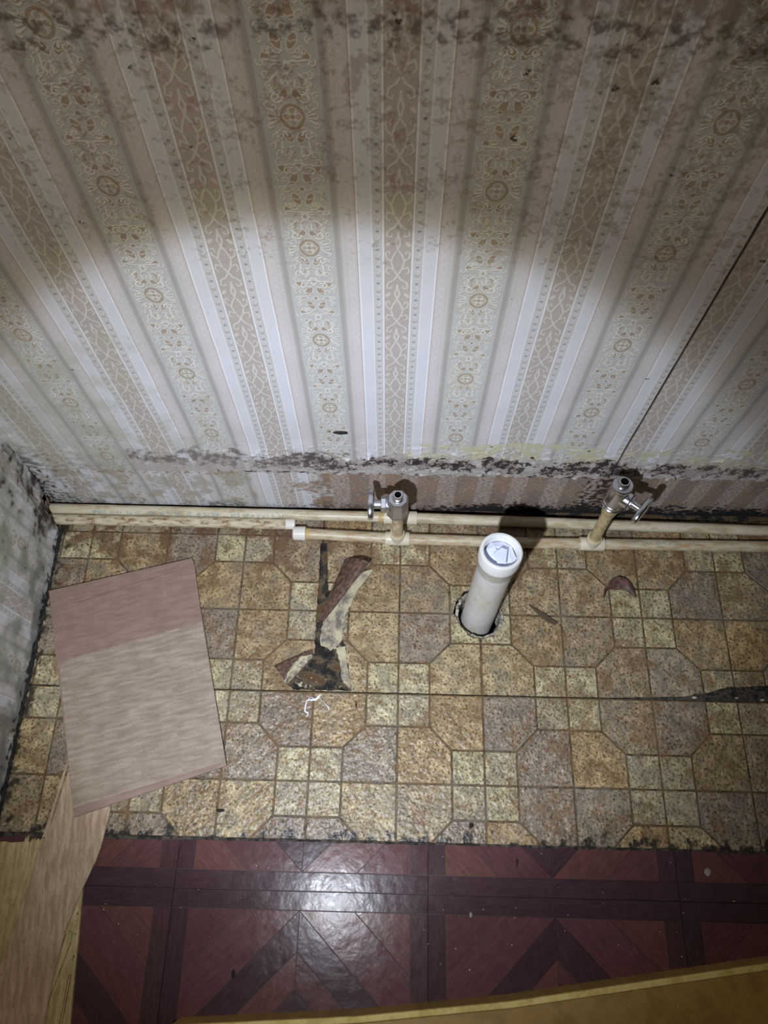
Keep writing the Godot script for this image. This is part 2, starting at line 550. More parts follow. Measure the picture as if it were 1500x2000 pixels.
# mould, damp blooms and dirt on the back wall: matter with a grain, where the photograph shows it
func wall_stains() -> ImageTexture:
	var w := 1820
	var h := 1070
	var b := PackedByteArray()
	b.resize(w * h * 4)
	var n1 := noise_bytes(512, 512, 11, 0.012, 4)
	var n2 := noise_bytes(512, 512, 12, 0.05, 4)
	var n3 := noise_bytes(512, 512, 13, 0.16, 3)
	var n4 := noise_bytes(512, 512, 14, 0.006, 3)
	var cream := rgb(196, 192, 158)
	var plaster := rgb(176, 168, 160)
	var mould := rgb(38, 30, 33)
	var brown := rgb(112, 84, 60)
	var damp := rgb(168, 166, 138)
	var mauve := rgb(120, 100, 98)
	for j in h:
		var y := (1.0 - (j + 0.5) / h) * 0.80
		for i in w:
			var x := (i + 0.5) / w * 1.35 - 0.53
			var a := n1[(j & 511) * 512 + (i & 511)] / 255.0
			var c := n2[(j & 511) * 512 + (i & 511)] / 255.0
			var f := n3[(j & 511) * 512 + (i & 511)] / 255.0
			var g := n4[(j & 511) * 512 + ((i + 77) & 511)] / 255.0
			var o := (j * w + i) * 4
			b[o] = 150
			b[o + 1] = 140
			b[o + 2] = 120
			# yellow-grey damp bloom, side corner
			if x < -0.22 and y < 0.42:
				var d := clampf((-0.25 - x) * 5.0 + (0.24 - y) * 2.2 + (a - 0.5) * 2.4 + (c - 0.5) * 0.9, 0.0, 1.0)
				lay(b, o, damp, d * 0.42)
			# brown mould blotches high on the wall
			if y > 0.52:
				var d := clampf((y - 0.64 + maxf(x, -0.1) * 0.3) * 4.0 + (a - 0.56) * 1.6 + (c - 0.5) * 2.4 + (f - 0.5) * 2.2, 0.0, 1.0)
				lay(b, o, brown, d * 0.42)
				var line := 1.0 - absf(y - 0.728 - (g - 0.5) * 0.015) / 0.012
				if line > 0.0:
					lay(b, o, rgb(70, 52, 40), clampf(line * 0.5 + (c - 0.55) * 3.0 + (f - 0.5), 0.0, 1.0) * 0.6)
				if y > 0.735:
					lay(b, o, rgb(120, 92, 66), 0.35 * clampf(0.6 + (c - 0.5) * 2.0, 0.0, 1.0))
			# yellow streak down the flowers right of the middle
			if absf(x - 0.064) < 0.03 and y > 0.30 and y < 0.68:
				var d := (1.0 - absf(x - 0.058) / 0.03) * (0.4 + (c - 0.45) * 2.5)
				lay(b, o, rgb(176, 164, 108), clampf(d, 0.0, 1.0) * 0.22)
			# fine speckles of mould everywhere
			if f > 0.80 and c > 0.60:
				lay(b, o, rgb(74, 64, 54), (f - 0.80) * 2.2)
			# the crumbling band over the ledge
			if y < 0.235:
				var wob := (a - 0.5) * 0.05 + (c - 0.5) * 0.03
				var up := y - LEDGE
				if x > -0.36:
					var high := 0.036 + 0.022 * clampf((x + 0.35) * 3.0, 0.0, 1.0) + wob
					if up < high:
						lay(b, o, plaster, clampf((high - up) * 90.0, 0.0, 0.80))
					var strength := 0.35 + 0.55 * smoothstep(-0.25, 0.0, x) - 0.25 * smoothstep(0.33, 0.40, x)
					# cream crumbs above
					if x > 0.0 and absf(up - 0.052 - (g - 0.5) * 0.03) < 0.030:
						lay(b, o, cream, clampf((a - 0.44) * 5.0 + (c - 0.54) * 4.0 - absf(x - 0.14) * 1.2, 0.0, 0.9))
					# dark mould
					var md := 1.0 - absf(up - 0.030 + x * 0.02 - (g - 0.5) * 0.03 - (a - 0.5) * 0.02) / 0.021
					if md > 0.0:
						lay(b, o, mauve, clampf(md * 0.9 + (a - 0.5) * 2.0, 0.0, 1.0) * 0.55 * strength)
						var k := clampf((a - 0.55) * 3.2 + (c - 0.56 + md * 0.16) * 5.0 + (f - 0.5) * 3.5, 0.0, 1.0)
						lay(b, o, mould, k * strength)
					if up < 0.0035 and x > -0.25:
						lay(b, o, mould, clampf(0.1 + (c - 0.5) * 3.0, 0.0, 0.8))
				else:
					lay(b, o, rgb(150, 144, 128), clampf((0.17 - y) * 12.0 + (c - 0.5) * 2.0, 0.0, 1.0) * 0.5)
			# black mould creeping out of the corner
			if x < -0.40 and y < 0.20:
				var e := x + 0.506 - maxf(0.0, 0.055 - y) * 0.25
				var d := clampf(0.50 - e * 26.0 + (c - 0.5) * 1.2 + (n2[((j * 4) & 511) * 512 + ((i / 2) & 511)] / 255.0 - 0.5) * 2.0, 0.0, 1.0)
				lay(b, o, mould, d * smoothstep(0.20, 0.13, y) * 0.95)
	# single spots and smears, seen one by one
	var im := Image.create_from_data(w, h, false, Image.FORMAT_RGBA8, b)
	var spots := [[-0.014, 0.731, 3.6], [-0.017, 0.737, 2.4], [0.069, 0.651, 3.4], [-0.165, 0.640, 1.9], [-0.273, 0.566, 2.3], [-0.077, 0.178, 2.6], [-0.091, 0.235, 2.2], [0.256, 0.358, 2.4], [0.200, 0.282, 2.6],
		[-0.361, 0.356, 2.4], [-0.357, 0.330, 1.6], [0.298, 0.534, 3.0], [0.314, 0.509, 3.6], [0.07, 0.70, 2.6], [0.13, 0.69, 3.4], [0.155, 0.695, 3.6], [-0.145, 0.72, 2.6], [-0.19, 0.70, 2.2], [0.19, 0.62, 2.2], [-0.105, 0.176, 2.2], [0.232, 0.20, 2.4], [0.11, 0.205, 2.2]]
	for s in spots:
		for k in 6:
			var p := stain_uv(s[0] + rng.randf_range(-1, 1) * s[2] * 0.0006, s[1] + rng.randf_range(-1, 1) * s[2] * 0.0005) * Vector2(w, h)
			for jj in range(-2, 3):
				for ii in range(-2, 3):
					if Vector2(ii, jj).length() < s[2] * rng.randf_range(0.2, 0.62) and p.x + ii >= 0 and p.x + ii < w and p.y + jj >= 0 and p.y + jj < h:
						im.set_pixel(int(p.x) + ii, int(p.y) + jj, Color(0.11, 0.08, 0.06, 0.9))
	for k in 900:
		# droppings and dust by the thousand, thickest low down
		var x := rng.randf_range(-0.50, 0.55)
		var y := LEDGE + 0.004 + absf(rng.randfn()) * 0.03
		if k > 760:
			x = rng.randf_range(-0.50, -0.33)
			y = rng.randf_range(0.13, 0.30)
		elif k > 700:
			y = rng.randf_range(0.15, 0.75)
		var p := stain_uv(x, y) * Vector2(w, h)
		for q in rng.randi_range(1, 4):
			var xi := clampi(int(p.x) + rng.randi_range(-1, 1), 0, w - 1)
			var yi := clampi(int(p.y) + rng.randi_range(-1, 0), 0, h - 1)
			im.set_pixel(xi, yi, Color(0.13, 0.11, 0.10, rng.randf_range(0.5, 0.95)))
	return ImageTexture.create_from_image(im)


# torn brown paper with pale fibres and black mould on the low strip
func strip_stains() -> ImageTexture:
	var w := 1820
	var h := 190
	var b := PackedByteArray()
	b.resize(w * h * 4)
	var n1 := noise_bytes(512, 512, 21, 0.015, 4)
	var n2 := noise_bytes(512, 512, 22, 0.07, 4)
	var n3 := noise_bytes(512, 512, 23, 0.22, 2)
	for j in h:
		var y := (1.0 - (j + 0.5) / h) * 0.14
		for i in w:
			var x := (i + 0.5) / w * 1.35 - 0.53
			var a := n1[j * 512 + (i & 511)] / 255.0
			var c := n2[j * 512 + (i & 511)] / 255.0
			var f := n3[((j * 2) & 511) * 512 + ((i / 2) & 511)] / 255.0
			var o := (j * w + i) * 4
			b[o] = 128
			b[o + 1] = 106
			b[o + 2] = 88
			var torn := clampf((x + 0.145) * 22.0 + (a - 0.5) * 3.0 + (c - 0.5) * 2.0, 0.0, 1.0)
			if x > -0.21:
				lay(b, o, rgb(128, 111, 100).lerp(rgb(142, 119, 96), clampf(a * 2.0 - 0.5, 0.0, 1.0)), torn * 0.97)
				# pale fibres left where the light stripes were glued
				var u := absf(fposmod(x - CX + PX / 2.0, PX) - PX / 2.0)
				var light := 0.26 if (u > 0.012 and u < 0.034) or u > 0.062 else 0.04
				if f > 0.70 - light:
					lay(b, o, rgb(190, 176, 170), clampf((f - 0.70 + light) * 9.0, 0.0, 0.9) * torn)
			else:
				lay(b, o, rgb(160, 152, 132), clampf((a - 0.45) * 3.0 + (c - 0.5), 0.0, 0.7))
				if y > 0.105 and c > 0.52:
					lay(b, o, rgb(150, 118, 80), 0.6)
			# black mould rising from the floor
			var rise := 0.012 + 0.020 * smoothstep(0.0, 0.15, x) + (a - 0.5) * 0.03
			var d := clampf((rise - y) * 90.0 + (c - 0.5) * 4.0 + (f - 0.5) * 2.0, 0.0, 1.0)
			lay(b, o, rgb(24, 19, 20), d * (0.35 + 0.6 * smoothstep(-0.08, 0.05, x)))
			# black along the joint
			var near := 1.0 - absf(x - JOINT - 0.004 + (0.06 - y) * 0.1) / 0.035
			if near > 0.0:
				lay(b, o, rgb(30, 24, 22), clampf(near * 1.1 + (c - 0.55) * 4.0, 0.0, 1.0) * 0.85)
			if x < -0.42:
				lay(b, o, rgb(40, 32, 34), clampf((-0.485 - x) * 22.0 + (c - 0.62) * 4.0, 0.0, 0.9))
	return texture(w, h, Image.FORMAT_RGBA8, b)


func side_stains() -> ImageTexture:
	var w := 768
	var h := 420
	var b := PackedByteArray()
	b.resize(w * h * 4)
	var n1 := noise_bytes(512, 512, 31, 0.014, 4)
	var n2 := noise_bytes(512, 512, 32, 0.05, 4)
	for j in h:
		var y := (1.0 - (j + 0.5) / h) * 0.36
		for i in w:
			var z := (i + 0.5) / w * 0.62
			var a := n1[(j & 511) * 512 + (i & 511)] / 255.0
			var c := n2[(j & 511) * 512 + (i & 511)] / 255.0
			var o := (j * w + i) * 4
			b[o] = 140
			b[o + 1] = 138
			b[o + 2] = 122
			lay(b, o, rgb(142, 144, 124), clampf(0.45 + (a - 0.5) * 2.0, 0.0, 0.8))
			lay(b, o, rgb(122, 122, 122), clampf((0.05 - y) * 12.0 + (a - 0.5) * 2.0, 0.0, 0.6))
			lay(b, o, rgb(74, 66, 62), clampf((c - 0.74) * 3.0 + (a - 0.6), 0.0, 0.5))
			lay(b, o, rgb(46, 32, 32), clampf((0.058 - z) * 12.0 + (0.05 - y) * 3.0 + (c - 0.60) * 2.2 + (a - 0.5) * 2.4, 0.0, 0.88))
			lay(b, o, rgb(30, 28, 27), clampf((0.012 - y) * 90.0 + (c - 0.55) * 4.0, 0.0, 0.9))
	return texture(w, h, Image.FORMAT_RGBA8, b)


# worn print, rust and dirt on the yellow vinyl
func vinyl_dirt() -> ImageTexture:
	var w := 1820
	var h := 632
	var b := PackedByteArray()
	b.resize(w * h * 4)
	var n1 := noise_bytes(512, 512, 41, 0.011, 4)
	var n2 := noise_bytes(512, 512, 42, 0.035, 4)
	var n3 := noise_bytes(512, 512, 43, 0.15, 3)
	for j in h:
		var z := (j + 0.5) / h * 0.46
		for i in w:
			var x := (i + 0.5) / w * 1.34 - 0.52
			var a := n1[(j & 511) * 512 + (i & 511)] / 255.0
			var c := n2[(j & 511) * 512 + (i & 511)] / 255.0
			var f := n3[(j & 511) * 512 + (i & 511)] / 255.0
			var o := (j * w + i) * 4
			b[o] = 110
			b[o + 1] = 80
			b[o + 2] = 56
			# rust-brown soaking out of the wall joint
			var soak := clampf((0.075 - z) * 13.0 + (a - 0.52) * 2.6 + (c - 0.5) * 1.4, 0.0, 1.0)
			if x < -0.10:
				lay(b, o, rgb(82, 52, 34), soak * 0.75)
			else:
				lay(b, o, rgb(98, 72, 50), soak * 0.45)
			# scattered brown and orange blooms
			lay(b, o, rgb(124, 100, 70), clampf((a - 0.54) * 2.6 + (c - 0.5) * 1.6 + (f - 0.5) * 1.0, 0.0, 0.55))
			if c > 0.62:
				lay(b, o, rgb(144, 96, 56), clampf((c - 0.68) * 3.0, 0.0, 0.25))
			lay(b, o, rgb(126, 114, 102), clampf((0.42 - a) * 3.0, 0.0, 0.35))
			if f > 0.68:
				lay(b, o, rgb(66, 46, 32), clampf((f - 0.68) * 5.0, 0.0, 0.75))
			# black grime at the worn front edge
			var e := clampf((z - 0.447) * 130.0 + (c - 0.56) * 6.0, 0.0, 1.0)
			if z > 0.425:
				lay(b, o, rgb(34, 32, 28), e * 0.85)
			if x < -0.47:
				lay(b, o, rgb(46, 40, 34), clampf((-0.497 - x) * 90.0 + (c - 0.55) * 4.0, 0.0, 0.8))
	return texture(w, h, Image.FORMAT_RGBA8, b)


func vinyl_print() -> ImageTexture:
	var w := 1024
	var n1 := noise_bytes(w, w, 51, 0.06, 3)
	var n2 := noise_bytes(w, w, 52, 0.012, 4)
	var n3 := noise_bytes(w, w, 53, 0.11, 2)
	var b := PackedByteArray()
	b.resize(w * w * 3)
	for k in w * w:
		var t := 0.84 + 0.40 * (n2[k] / 255.0 - 0.5)
		var d := clampf((n1[k] / 255.0 - 0.585) * 6.0, 0.0, 1.0)
		var l := clampf((n3[k] / 255.0 - 0.60) * 5.0, 0.0, 1.0)
		b[k * 3] = int(minf(lerpf(lerpf(t, 1.0, l * 0.6), 0.40, d * 0.75), 1.0) * 255)
		b[k * 3 + 1] = int(minf(lerpf(lerpf(t, 0.99, l * 0.6), 0.36, d * 0.75), 1.0) * 255)
		b[k * 3 + 2] = int(minf(lerpf(lerpf(t, 0.96, l * 0.6), 0.31, d * 0.75), 1.0) * 255)
	return texture(w, w, Image.FORMAT_RGB8, b)


# long grain along u
func grain(seed_: int, w: int, h: int, lo: Color, hi: Color, streak: float, fleck: float) -> ImageTexture:
	var n1 := noise_bytes(h, h, seed_, 0.10, 4)
	var n2 := noise_bytes(h, h, seed_ + 1, 0.24, 2)
	var n3 := noise_bytes(h, h, seed_ + 2, 0.012, 3)
	var b := PackedByteArray()
	b.resize(w * h * 3)
	for j in h:
		for i in w:
			var wob := int(n3[(j & (h - 1)) * h + (i & (h - 1))] / 60.0)
			var jj := (j + wob) & (h - 1)
			var s := n1[jj * h + ((i >> 4) & (h - 1))] / 255.0
			var s2 := n2[jj * h + ((i >> 3) & (h - 1))] / 255.0
			var m := n3[j * h + (i & (h - 1))] / 255.0
			var t := clampf(0.5 + (s - 0.5) * streak + (m - 0.5) * 0.35, 0.0, 1.0)
			if s2 > 0.66:
				t = maxf(0.0, t - (s2 - 0.66) * fleck)
			var c := lo.lerp(hi, t)
			var o := (j * w + i) * 3
			b[o] = int(c.r * 255)
			b[o + 1] = int(c.g * 255)
			b[o + 2] = int(c.b * 255)
	return texture(w, h, Image.FORMAT_RGB8, b)


# fine pale scuffs drawn over a print
func scratched(tex: ImageTexture) -> ImageTexture:
	var im := tex.get_image()
	var w := im.get_width()
	var h := im.get_height()
	for k in 150:
		var p := Vector2(rng.randf() * w, rng.randf() * h)
		var d := Vector2.from_angle(rng.randf() * TAU)
		var bend := rng.randf_range(-0.004, 0.004)
		for i in rng.randi_range(20, 170):
			p += d
			d = d.rotated(bend)
			var x := posmod(int(p.x), w)
			var y := posmod(int(p.y), h)
			im.set_pixel(x, y, im.get_pixel(x, y).lerp(Color(1, 0.99, 0.97), 0.55))
	return ImageTexture.create_from_image(im)


func blotch(seed_: int, w: int, f1: float, f2: float, cols: Array, sharp := 1.6) -> ImageTexture:
	var n1 := noise_bytes(w, w, seed_, f1, 4)
	var n2 := noise_bytes(w, w, seed_ + 1, f2, 3)
	var b := PackedByteArray()
	b.resize(w * w * 3)
	for k in w * w:
		var t := clampf(0.5 + (n1[k] / 255.0 - 0.5) * sharp + (n2[k] / 255.0 - 0.5) * 0.7, 0.0, 0.999) * (cols.size() - 1)
		var c: Color = cols[int(t)].lerp(cols[int(t) + 1], t - int(t))
		b[k * 3] = int(c.r * 255)
		b[k * 3 + 1] = int(c.g * 255)
		b[k * 3 + 2] = int(c.b * 255)
	return texture(w, w, Image.FORMAT_RGB8, b)


# ------------------------------------------------------------------ build
var M := {}


func _ready() -> void:
	rng.seed = 7
	# camera
	var cam := Camera3D.new()
	cam.name = "camera"
	cam.keep_aspect = Camera3D.KEEP_HEIGHT
	cam.fov = 68.66
	cam.near = 0.02
	cam.far = 20.0
	cam.transform = Transform3D(Basis(Vector3(0.99970305, -0.00318575, -0.02415899), Vector3(-0.02069357, 0.41254232, -0.91070336), Vector3(0.01286788, 0.91093286, 0.41235389)), Vector3(-0.0112, 1.02745, 0.46466))
	add_child(cam)
	cam.current = true
	# sky (the room is closed; nothing of it comes in)
	var env := Environment.new()
	env.background_mode = Environment.BG_COLOR
	env.background_color = Color(0.02, 0.02, 0.02)
	env.tonemap_mode = Environment.TONE_MAPPER_LINEAR
	env.tonemap_exposure = 1.0
	env.sdfgi_enabled = true
	env.ssao_enabled = true
	env.ssil_enabled = true
	var we := WorldEnvironment.new()
	we.name = "environment"
	we.environment = env
	add_child(we)
	# the torch held beside the camera: the only light
	var at := Vector3(-0.125, 0.80, 0.575)
	torch(at, [
		["hotspot", Color(0.86, 0.91, 1.0), 0.20, 34.0, 0.20, Vector3(-0.07, 0.0, 0.0)],
		["core", Color(0.86, 0.91, 1.0), 0.58, 42.0, 1.0, Vector3(-0.05, 0.0, 0.12)],
		["rim_glow", Color(1.0, 0.95, 0.66), 0.045, 37.0, 0.25, Vector3(-0.07, 0.0, 0.0)],
		["spill", Color(1.0, 0.93, 0.85), 0.095, 75.0, 0.6, Vector3(-0.07, 0.0, 0.1)],
	])
	materials()
	shell()
	vinyl_floor()
	parquet_floor()
	back_wall()
	side_wall()
	pipes()
	valves()
	drain()
	plywood()
	cabinet_board()
	litter()


func torch(at: Vector3, beams: Array) -> void:
	var o := thing("flashlight", "small black flashlight with a white glowing lens aimed at the wall base", "flashlight", at)
	var back: Vector3 = (at - beams[0][5]).normalized()
	var xf := Transform3D(Basis(Quaternion(Vector3.UP, back)), Vector3.ZERO)
	var mb := MB.new()
	lathe(mb, prof([0.0125, 0.004, 0.0165, 0.004, 0.0165, 0.03, 0.0125, 0.042, 0.0125, 0.13, 0.0, 0.132]), 32, xf)
	part("barrel", mb.mesh(), mat(rgb(30, 30, 32), 0.45), o)
	mb = MB.new()
	lathe(mb, prof([0.0, 0.0045, 0.0125, 0.0045, 0.0125, 0.008, 0.0, 0.008]), 32, xf)
	var lens := mat(rgb(240, 240, 245), 0.3)
	lens.emission_enabled = true
	lens.emission = Color(0.92, 0.95, 1.0)
	lens.emission_energy_multiplier = 1.0
	part("lens", mb.mesh(), lens, o)
	for b in beams:
		var l := SpotLight3D.new()
		l.name = b[0]
		l.light_color = b[1]
		l.light_energy = b[2]
		l.spot_angle = b[3]
		l.spot_angle_attenuation = b[4]
		l.spot_range = 6.0
		l.spot_attenuation = 2.0
		l.light_size = 0.011
		l.shadow_enabled = true
		add_child(l)
		l.look_at_from_position(at - back * 0.001, b[5], Vector3.UP)


func materials() -> void:
	var wpt := wallpaper()
	var paper_bump := bumps(512, 512, noise_bytes(512, 512, 61, 0.12, 3), 2.0)
	M.paper_plain = mat(Color.WHITE, 0.72, wpt)
	M.paper = overlay(mat(Color.WHITE, 0.72, wpt), wall_stains())
	M.paper_low = overlay(mat(Color.WHITE, 0.85, wpt), strip_stains())
	M.paper_side = overlay(mat(Color.WHITE, 0.7, wpt), side_stains())
	var vp := vinyl_print()
	var vd := vinyl_dirt()
	var vb := bumps(512, 512, noise_bytes(512, 512, 62, 0.06, 2), 3.0)
	M.tiles = []
	for c in [rgb(212, 190, 144), rgb(198, 176, 138), rgb(188, 170, 144), rgb(192, 168, 126), rgb(180, 161, 137), rgb(204, 176, 128), rgb(174, 155, 131), rgb(190, 168, 134)]:
		var m := overlay(mat(c, 0.42, vp, vb, 0.7), vd)
		M.tiles.append(m)
	M.tiles_small = []
	for c in [rgb(226, 210, 168), rgb(218, 202, 158), rgb(210, 194, 158), rgb(200, 182, 146)]:
		M.tiles_small.append(overlay(mat(c, 0.42, vp, vb, 0.7), vd))
	M.joint = overlay(mat(rgb(116, 94, 60), 0.6, vp), vd)
	M.backing = mat(Color.WHITE, 0.75, blotch(71, 256, 0.02, 0.09, [rgb(70, 50, 40), rgb(100, 76, 60), rgb(124, 98, 78)]))
	M.subfloor = mat(Color.WHITE, 0.85, blotch(73, 512, 0.018, 0.10, [rgb(22, 18, 17), rgb(48, 42, 36), rgb(62, 54, 42), rgb(104, 92, 70), rgb(92, 66, 40)], 2.2), paper_bump, 1.0)
	M.felt = mat(Color.WHITE, 0.9, blotch(75, 256, 0.02, 0.12, [rgb(120, 112, 102), rgb(162, 152, 134), rgb(196, 186, 150), rgb(206, 198, 164)]), paper_bump, 0.8)
	M.glue = mat(Color.WHITE, 0.8, blotch(77, 256, 0.03, 0.14, [rgb(30, 28, 26), rgb(62, 58, 52), rgb(92, 84, 72), rgb(50, 46, 40)], 2.0), paper_bump, 1.4)
	var wood := scratched(grain(81, 1024, 512, Color(0.74, 0.71, 0.70), Color(0.90, 0.88, 0.87), 1.0, 1.0))
	var rb := bumps(512, 512, noise_bytes(512, 512, 63, 0.02, 4), 1.2)
	M.parquet = []
	for c in [rgb(120, 85, 85), rgb(114, 81, 81), rgb(126, 89, 84), rgb(92, 70, 76), rgb(90, 68, 74), rgb(98, 73, 76)]:
		var m := mat(c, 0.27, wood, rb, 0.35)
		m.roughness_texture = blotch(83, 256, 0.03, 0.12, [Color(0.8, 0.8, 0.8), Color(1, 1, 1), Color(1, 1, 1)])
		m.roughness = 0.24
		m.metallic_specular = 0.27
		M.parquet.append(m)
	M.parquet_gap = mat(rgb(66, 44, 48), 0.5)
	M.lauan_pink = mat(Color.WHITE, 0.62, grain(85, 1024, 512, rgb(134, 109, 97), rgb(164, 138, 124), 0.9, 1.4))
	M.lauan_pale = mat(Color.WHITE, 0.62, grain(88, 1024, 512, rgb(144, 126, 108), rgb(182, 165, 146), 1.1, 2.2))
	M.lauan_edge = mat(Color.WHITE, 0.66, grain(91, 1024, 512, rgb(140, 116, 103), rgb(168, 144, 128), 0.9, 1.5))
	M.birch = mat(Color.WHITE, 0.62, grain(94, 1024, 512, rgb(164, 146, 100), rgb(210, 194, 146), 1.3, 2.6))
	M.strip = mat(Color.WHITE, 0.62, grain(97, 1024, 512, rgb(164, 140, 114), rgb(206, 184, 156), 1.4, 3.0))
	M.crack = mat(rgb(78, 58, 44), 0.9)
	M.pen = mat(rgb(60, 84, 52), 0.8)
	M.pipe_clean = mat(Color.WHITE, 0.38, blotch(101, 256, 0.012, 0.07, [rgb(186, 168, 134), rgb(210, 198, 168), rgb(218, 208, 182)]))
	M.pipe_dirty = mat(Color.WHITE, 0.5, blotch(103, 512, 0.014, 0.06, [rgb(132, 104, 74), rgb(176, 156, 124), rgb(200, 184, 152), rgb(210, 196, 166), rgb(216, 204, 176)], 1.5))
	M.pipe_stained = mat(Color.WHITE, 0.42, blotch(105, 512, 0.012, 0.07, [rgb(176, 150, 112), rgb(196, 176, 142), rgb(208, 194, 164), rgb(214, 202, 176)], 1.3))
	M.riser = mat(Color.WHITE, 0.42, blotch(107, 256, 0.02, 0.08, [rgb(164, 144, 106), rgb(190, 172, 130), rgb(204, 188, 150)], 1.3))
	M.fitting = mat(rgb(226, 216, 190), 0.35)
	M.cap = mat(rgb(236, 232, 220), 0.3)
	M.glue_ring = mat(rgb(200, 176, 122), 0.4)
	M.print_blue = mat(rgb(104, 142, 158), 0.5)
	M.pvc = mat(Color.WHITE, 0.32, blotch(109, 512, 0.006, 0.03, [rgb(200, 192, 172), rgb(208, 204, 192), rgb(212, 210, 206), rgb(212, 210, 210)], 1.0))
	M.pvc_white = mat(rgb(236, 236, 232), 0.3)
	M.print_pink = mat(rgb(206, 150, 156), 0.6)
	M.putty = mat(Color.WHITE, 0.8, blotch(111, 256, 0.03, 0.12, [rgb(110, 100, 86), rgb(170, 162, 146), rgb(196, 190, 176)]))
	M.tissue = mat(rgb(222, 228, 250), 0.8)
	M.chrome = mat(rgb(220, 221, 225), 0.24)
	M.chrome.metallic = 1.0
	M.dull_chrome = mat(rgb(206, 207, 210), 0.40)
	M.dull_chrome.metallic = 1.0
	M.gap_shade = mat(rgb(58, 56, 55), 0.6)  # shade of the valve's side gap, put in as a dark colour
	M.core = mat(rgb(112, 98, 82), 0.95)
	M.grime_shade = mat(Color.WHITE, 0.95, blotch(121, 128, 0.05, 0.2, [rgb(44, 34, 27), rgb(66, 52, 40), rgb(84, 68, 52)]))  # grime and the shade of the open panel joint in one dark colour
	M.cavity = mat(rgb(116, 98, 78), 0.95)
	M.plain = mat(rgb(190, 184, 172), 0.85)
	M.ceiling = mat(rgb(200, 196, 188), 0.9)
	M.slab = mat(rgb(80, 40, 40), 0.4)
	M.board = mat(Color.WHITE, 0.55, blotch(113, 256, 0.02, 0.12, [rgb(152, 124, 66), rgb(172, 142, 78), rgb(164, 134, 72)]))
	M.raw_edge = mat(Color.WHITE, 0.7, blotch(115, 256, 0.03, 0.15, [rgb(204, 184, 104), rgb(226, 208, 128), rgb(232, 216, 142)]))
	M.splinter = mat(rgb(88, 68, 50), 0.7)
	M.scrap = mat(Color.WHITE, 0.6, blotch(117, 128, 0.03, 0.1, [rgb(58, 40, 36), rgb(92, 66, 58), rgb(116, 80, 58)]))
	M.thread = mat(rgb(244, 246, 252), 0.7)
	M.crumb = mat(rgb(204, 196, 180), 0.9)
	M.dark_crumb = mat(rgb(40, 32, 26), 0.9)
	M.grey_crumb = mat(rgb(150, 146, 140), 0.8)
	M.caulk = mat(Color.WHITE, 0.9, blotch(119, 128, 0.05, 0.2, [rgb(16, 15, 15), rgb(30, 28, 27), rgb(70, 68, 66)]))


# ------------------------------------------------------------------ room shell out of view
func shell() -> void:
	var s := setting("wall_right")
	part("wall_core", boxm(Vector3(1.70, -0.1, -0.14), Vector3(1.82, 2.3, 2.3)), M.plain, s)
	s = setting("wall_front")
	part("wall_core", boxm(Vector3(-0.66, -0.1, 2.18), Vector3(1.82, 2.3, 2.30)), M.plain, s)
	s = setting("ceiling")
	part("ceiling_board", boxm(Vector3(-0.66, 2.3, -0.14), Vector3(1.82, 2.42, 2.3)), M.ceiling, s)


var floor_root: Node3D


func rect(x0: float, z0: float, x1: float, z1: float) -> PackedVector2Array:
	return PackedVector2Array([Vector2(x0, z0), Vector2(x1, z0), Vector2(x1, z1), Vector2(x0, z1)])


func poly(a: Array) -> PackedVector2Array:
	return prof(a)


func jag(p: PackedVector2Array, step: float, amp: float) -> PackedVector2Array:
	# break the straight runs of an outline into a torn edge
	var out := PackedVector2Array()
	for i in p.size():
		var a := p[i]
		var b := p[(i + 1) % p.size()]
		var n := maxi(1, int(a.distance_to(b) / step))
		var side := (b - a).normalized().orthogonal()
		for k in n:
			out.append(a.lerp(b, float(k) / n) + (side * rng.randf_range(-amp, amp) if k else Vector2.ZERO))
	return out


var drain_hole := PackedVector2Array()
var tear := PackedVector2Array()
var tear_side := PackedVector2Array()


func cut(shapes: Array, hole: PackedVector2Array) -> Array:
	var out := []
	for s in shapes:
		for r in Geometry2D.clip_polygons(s, hole):
			if absf(area(r)) > 1.5e-6:
				out.append(r)
	return out


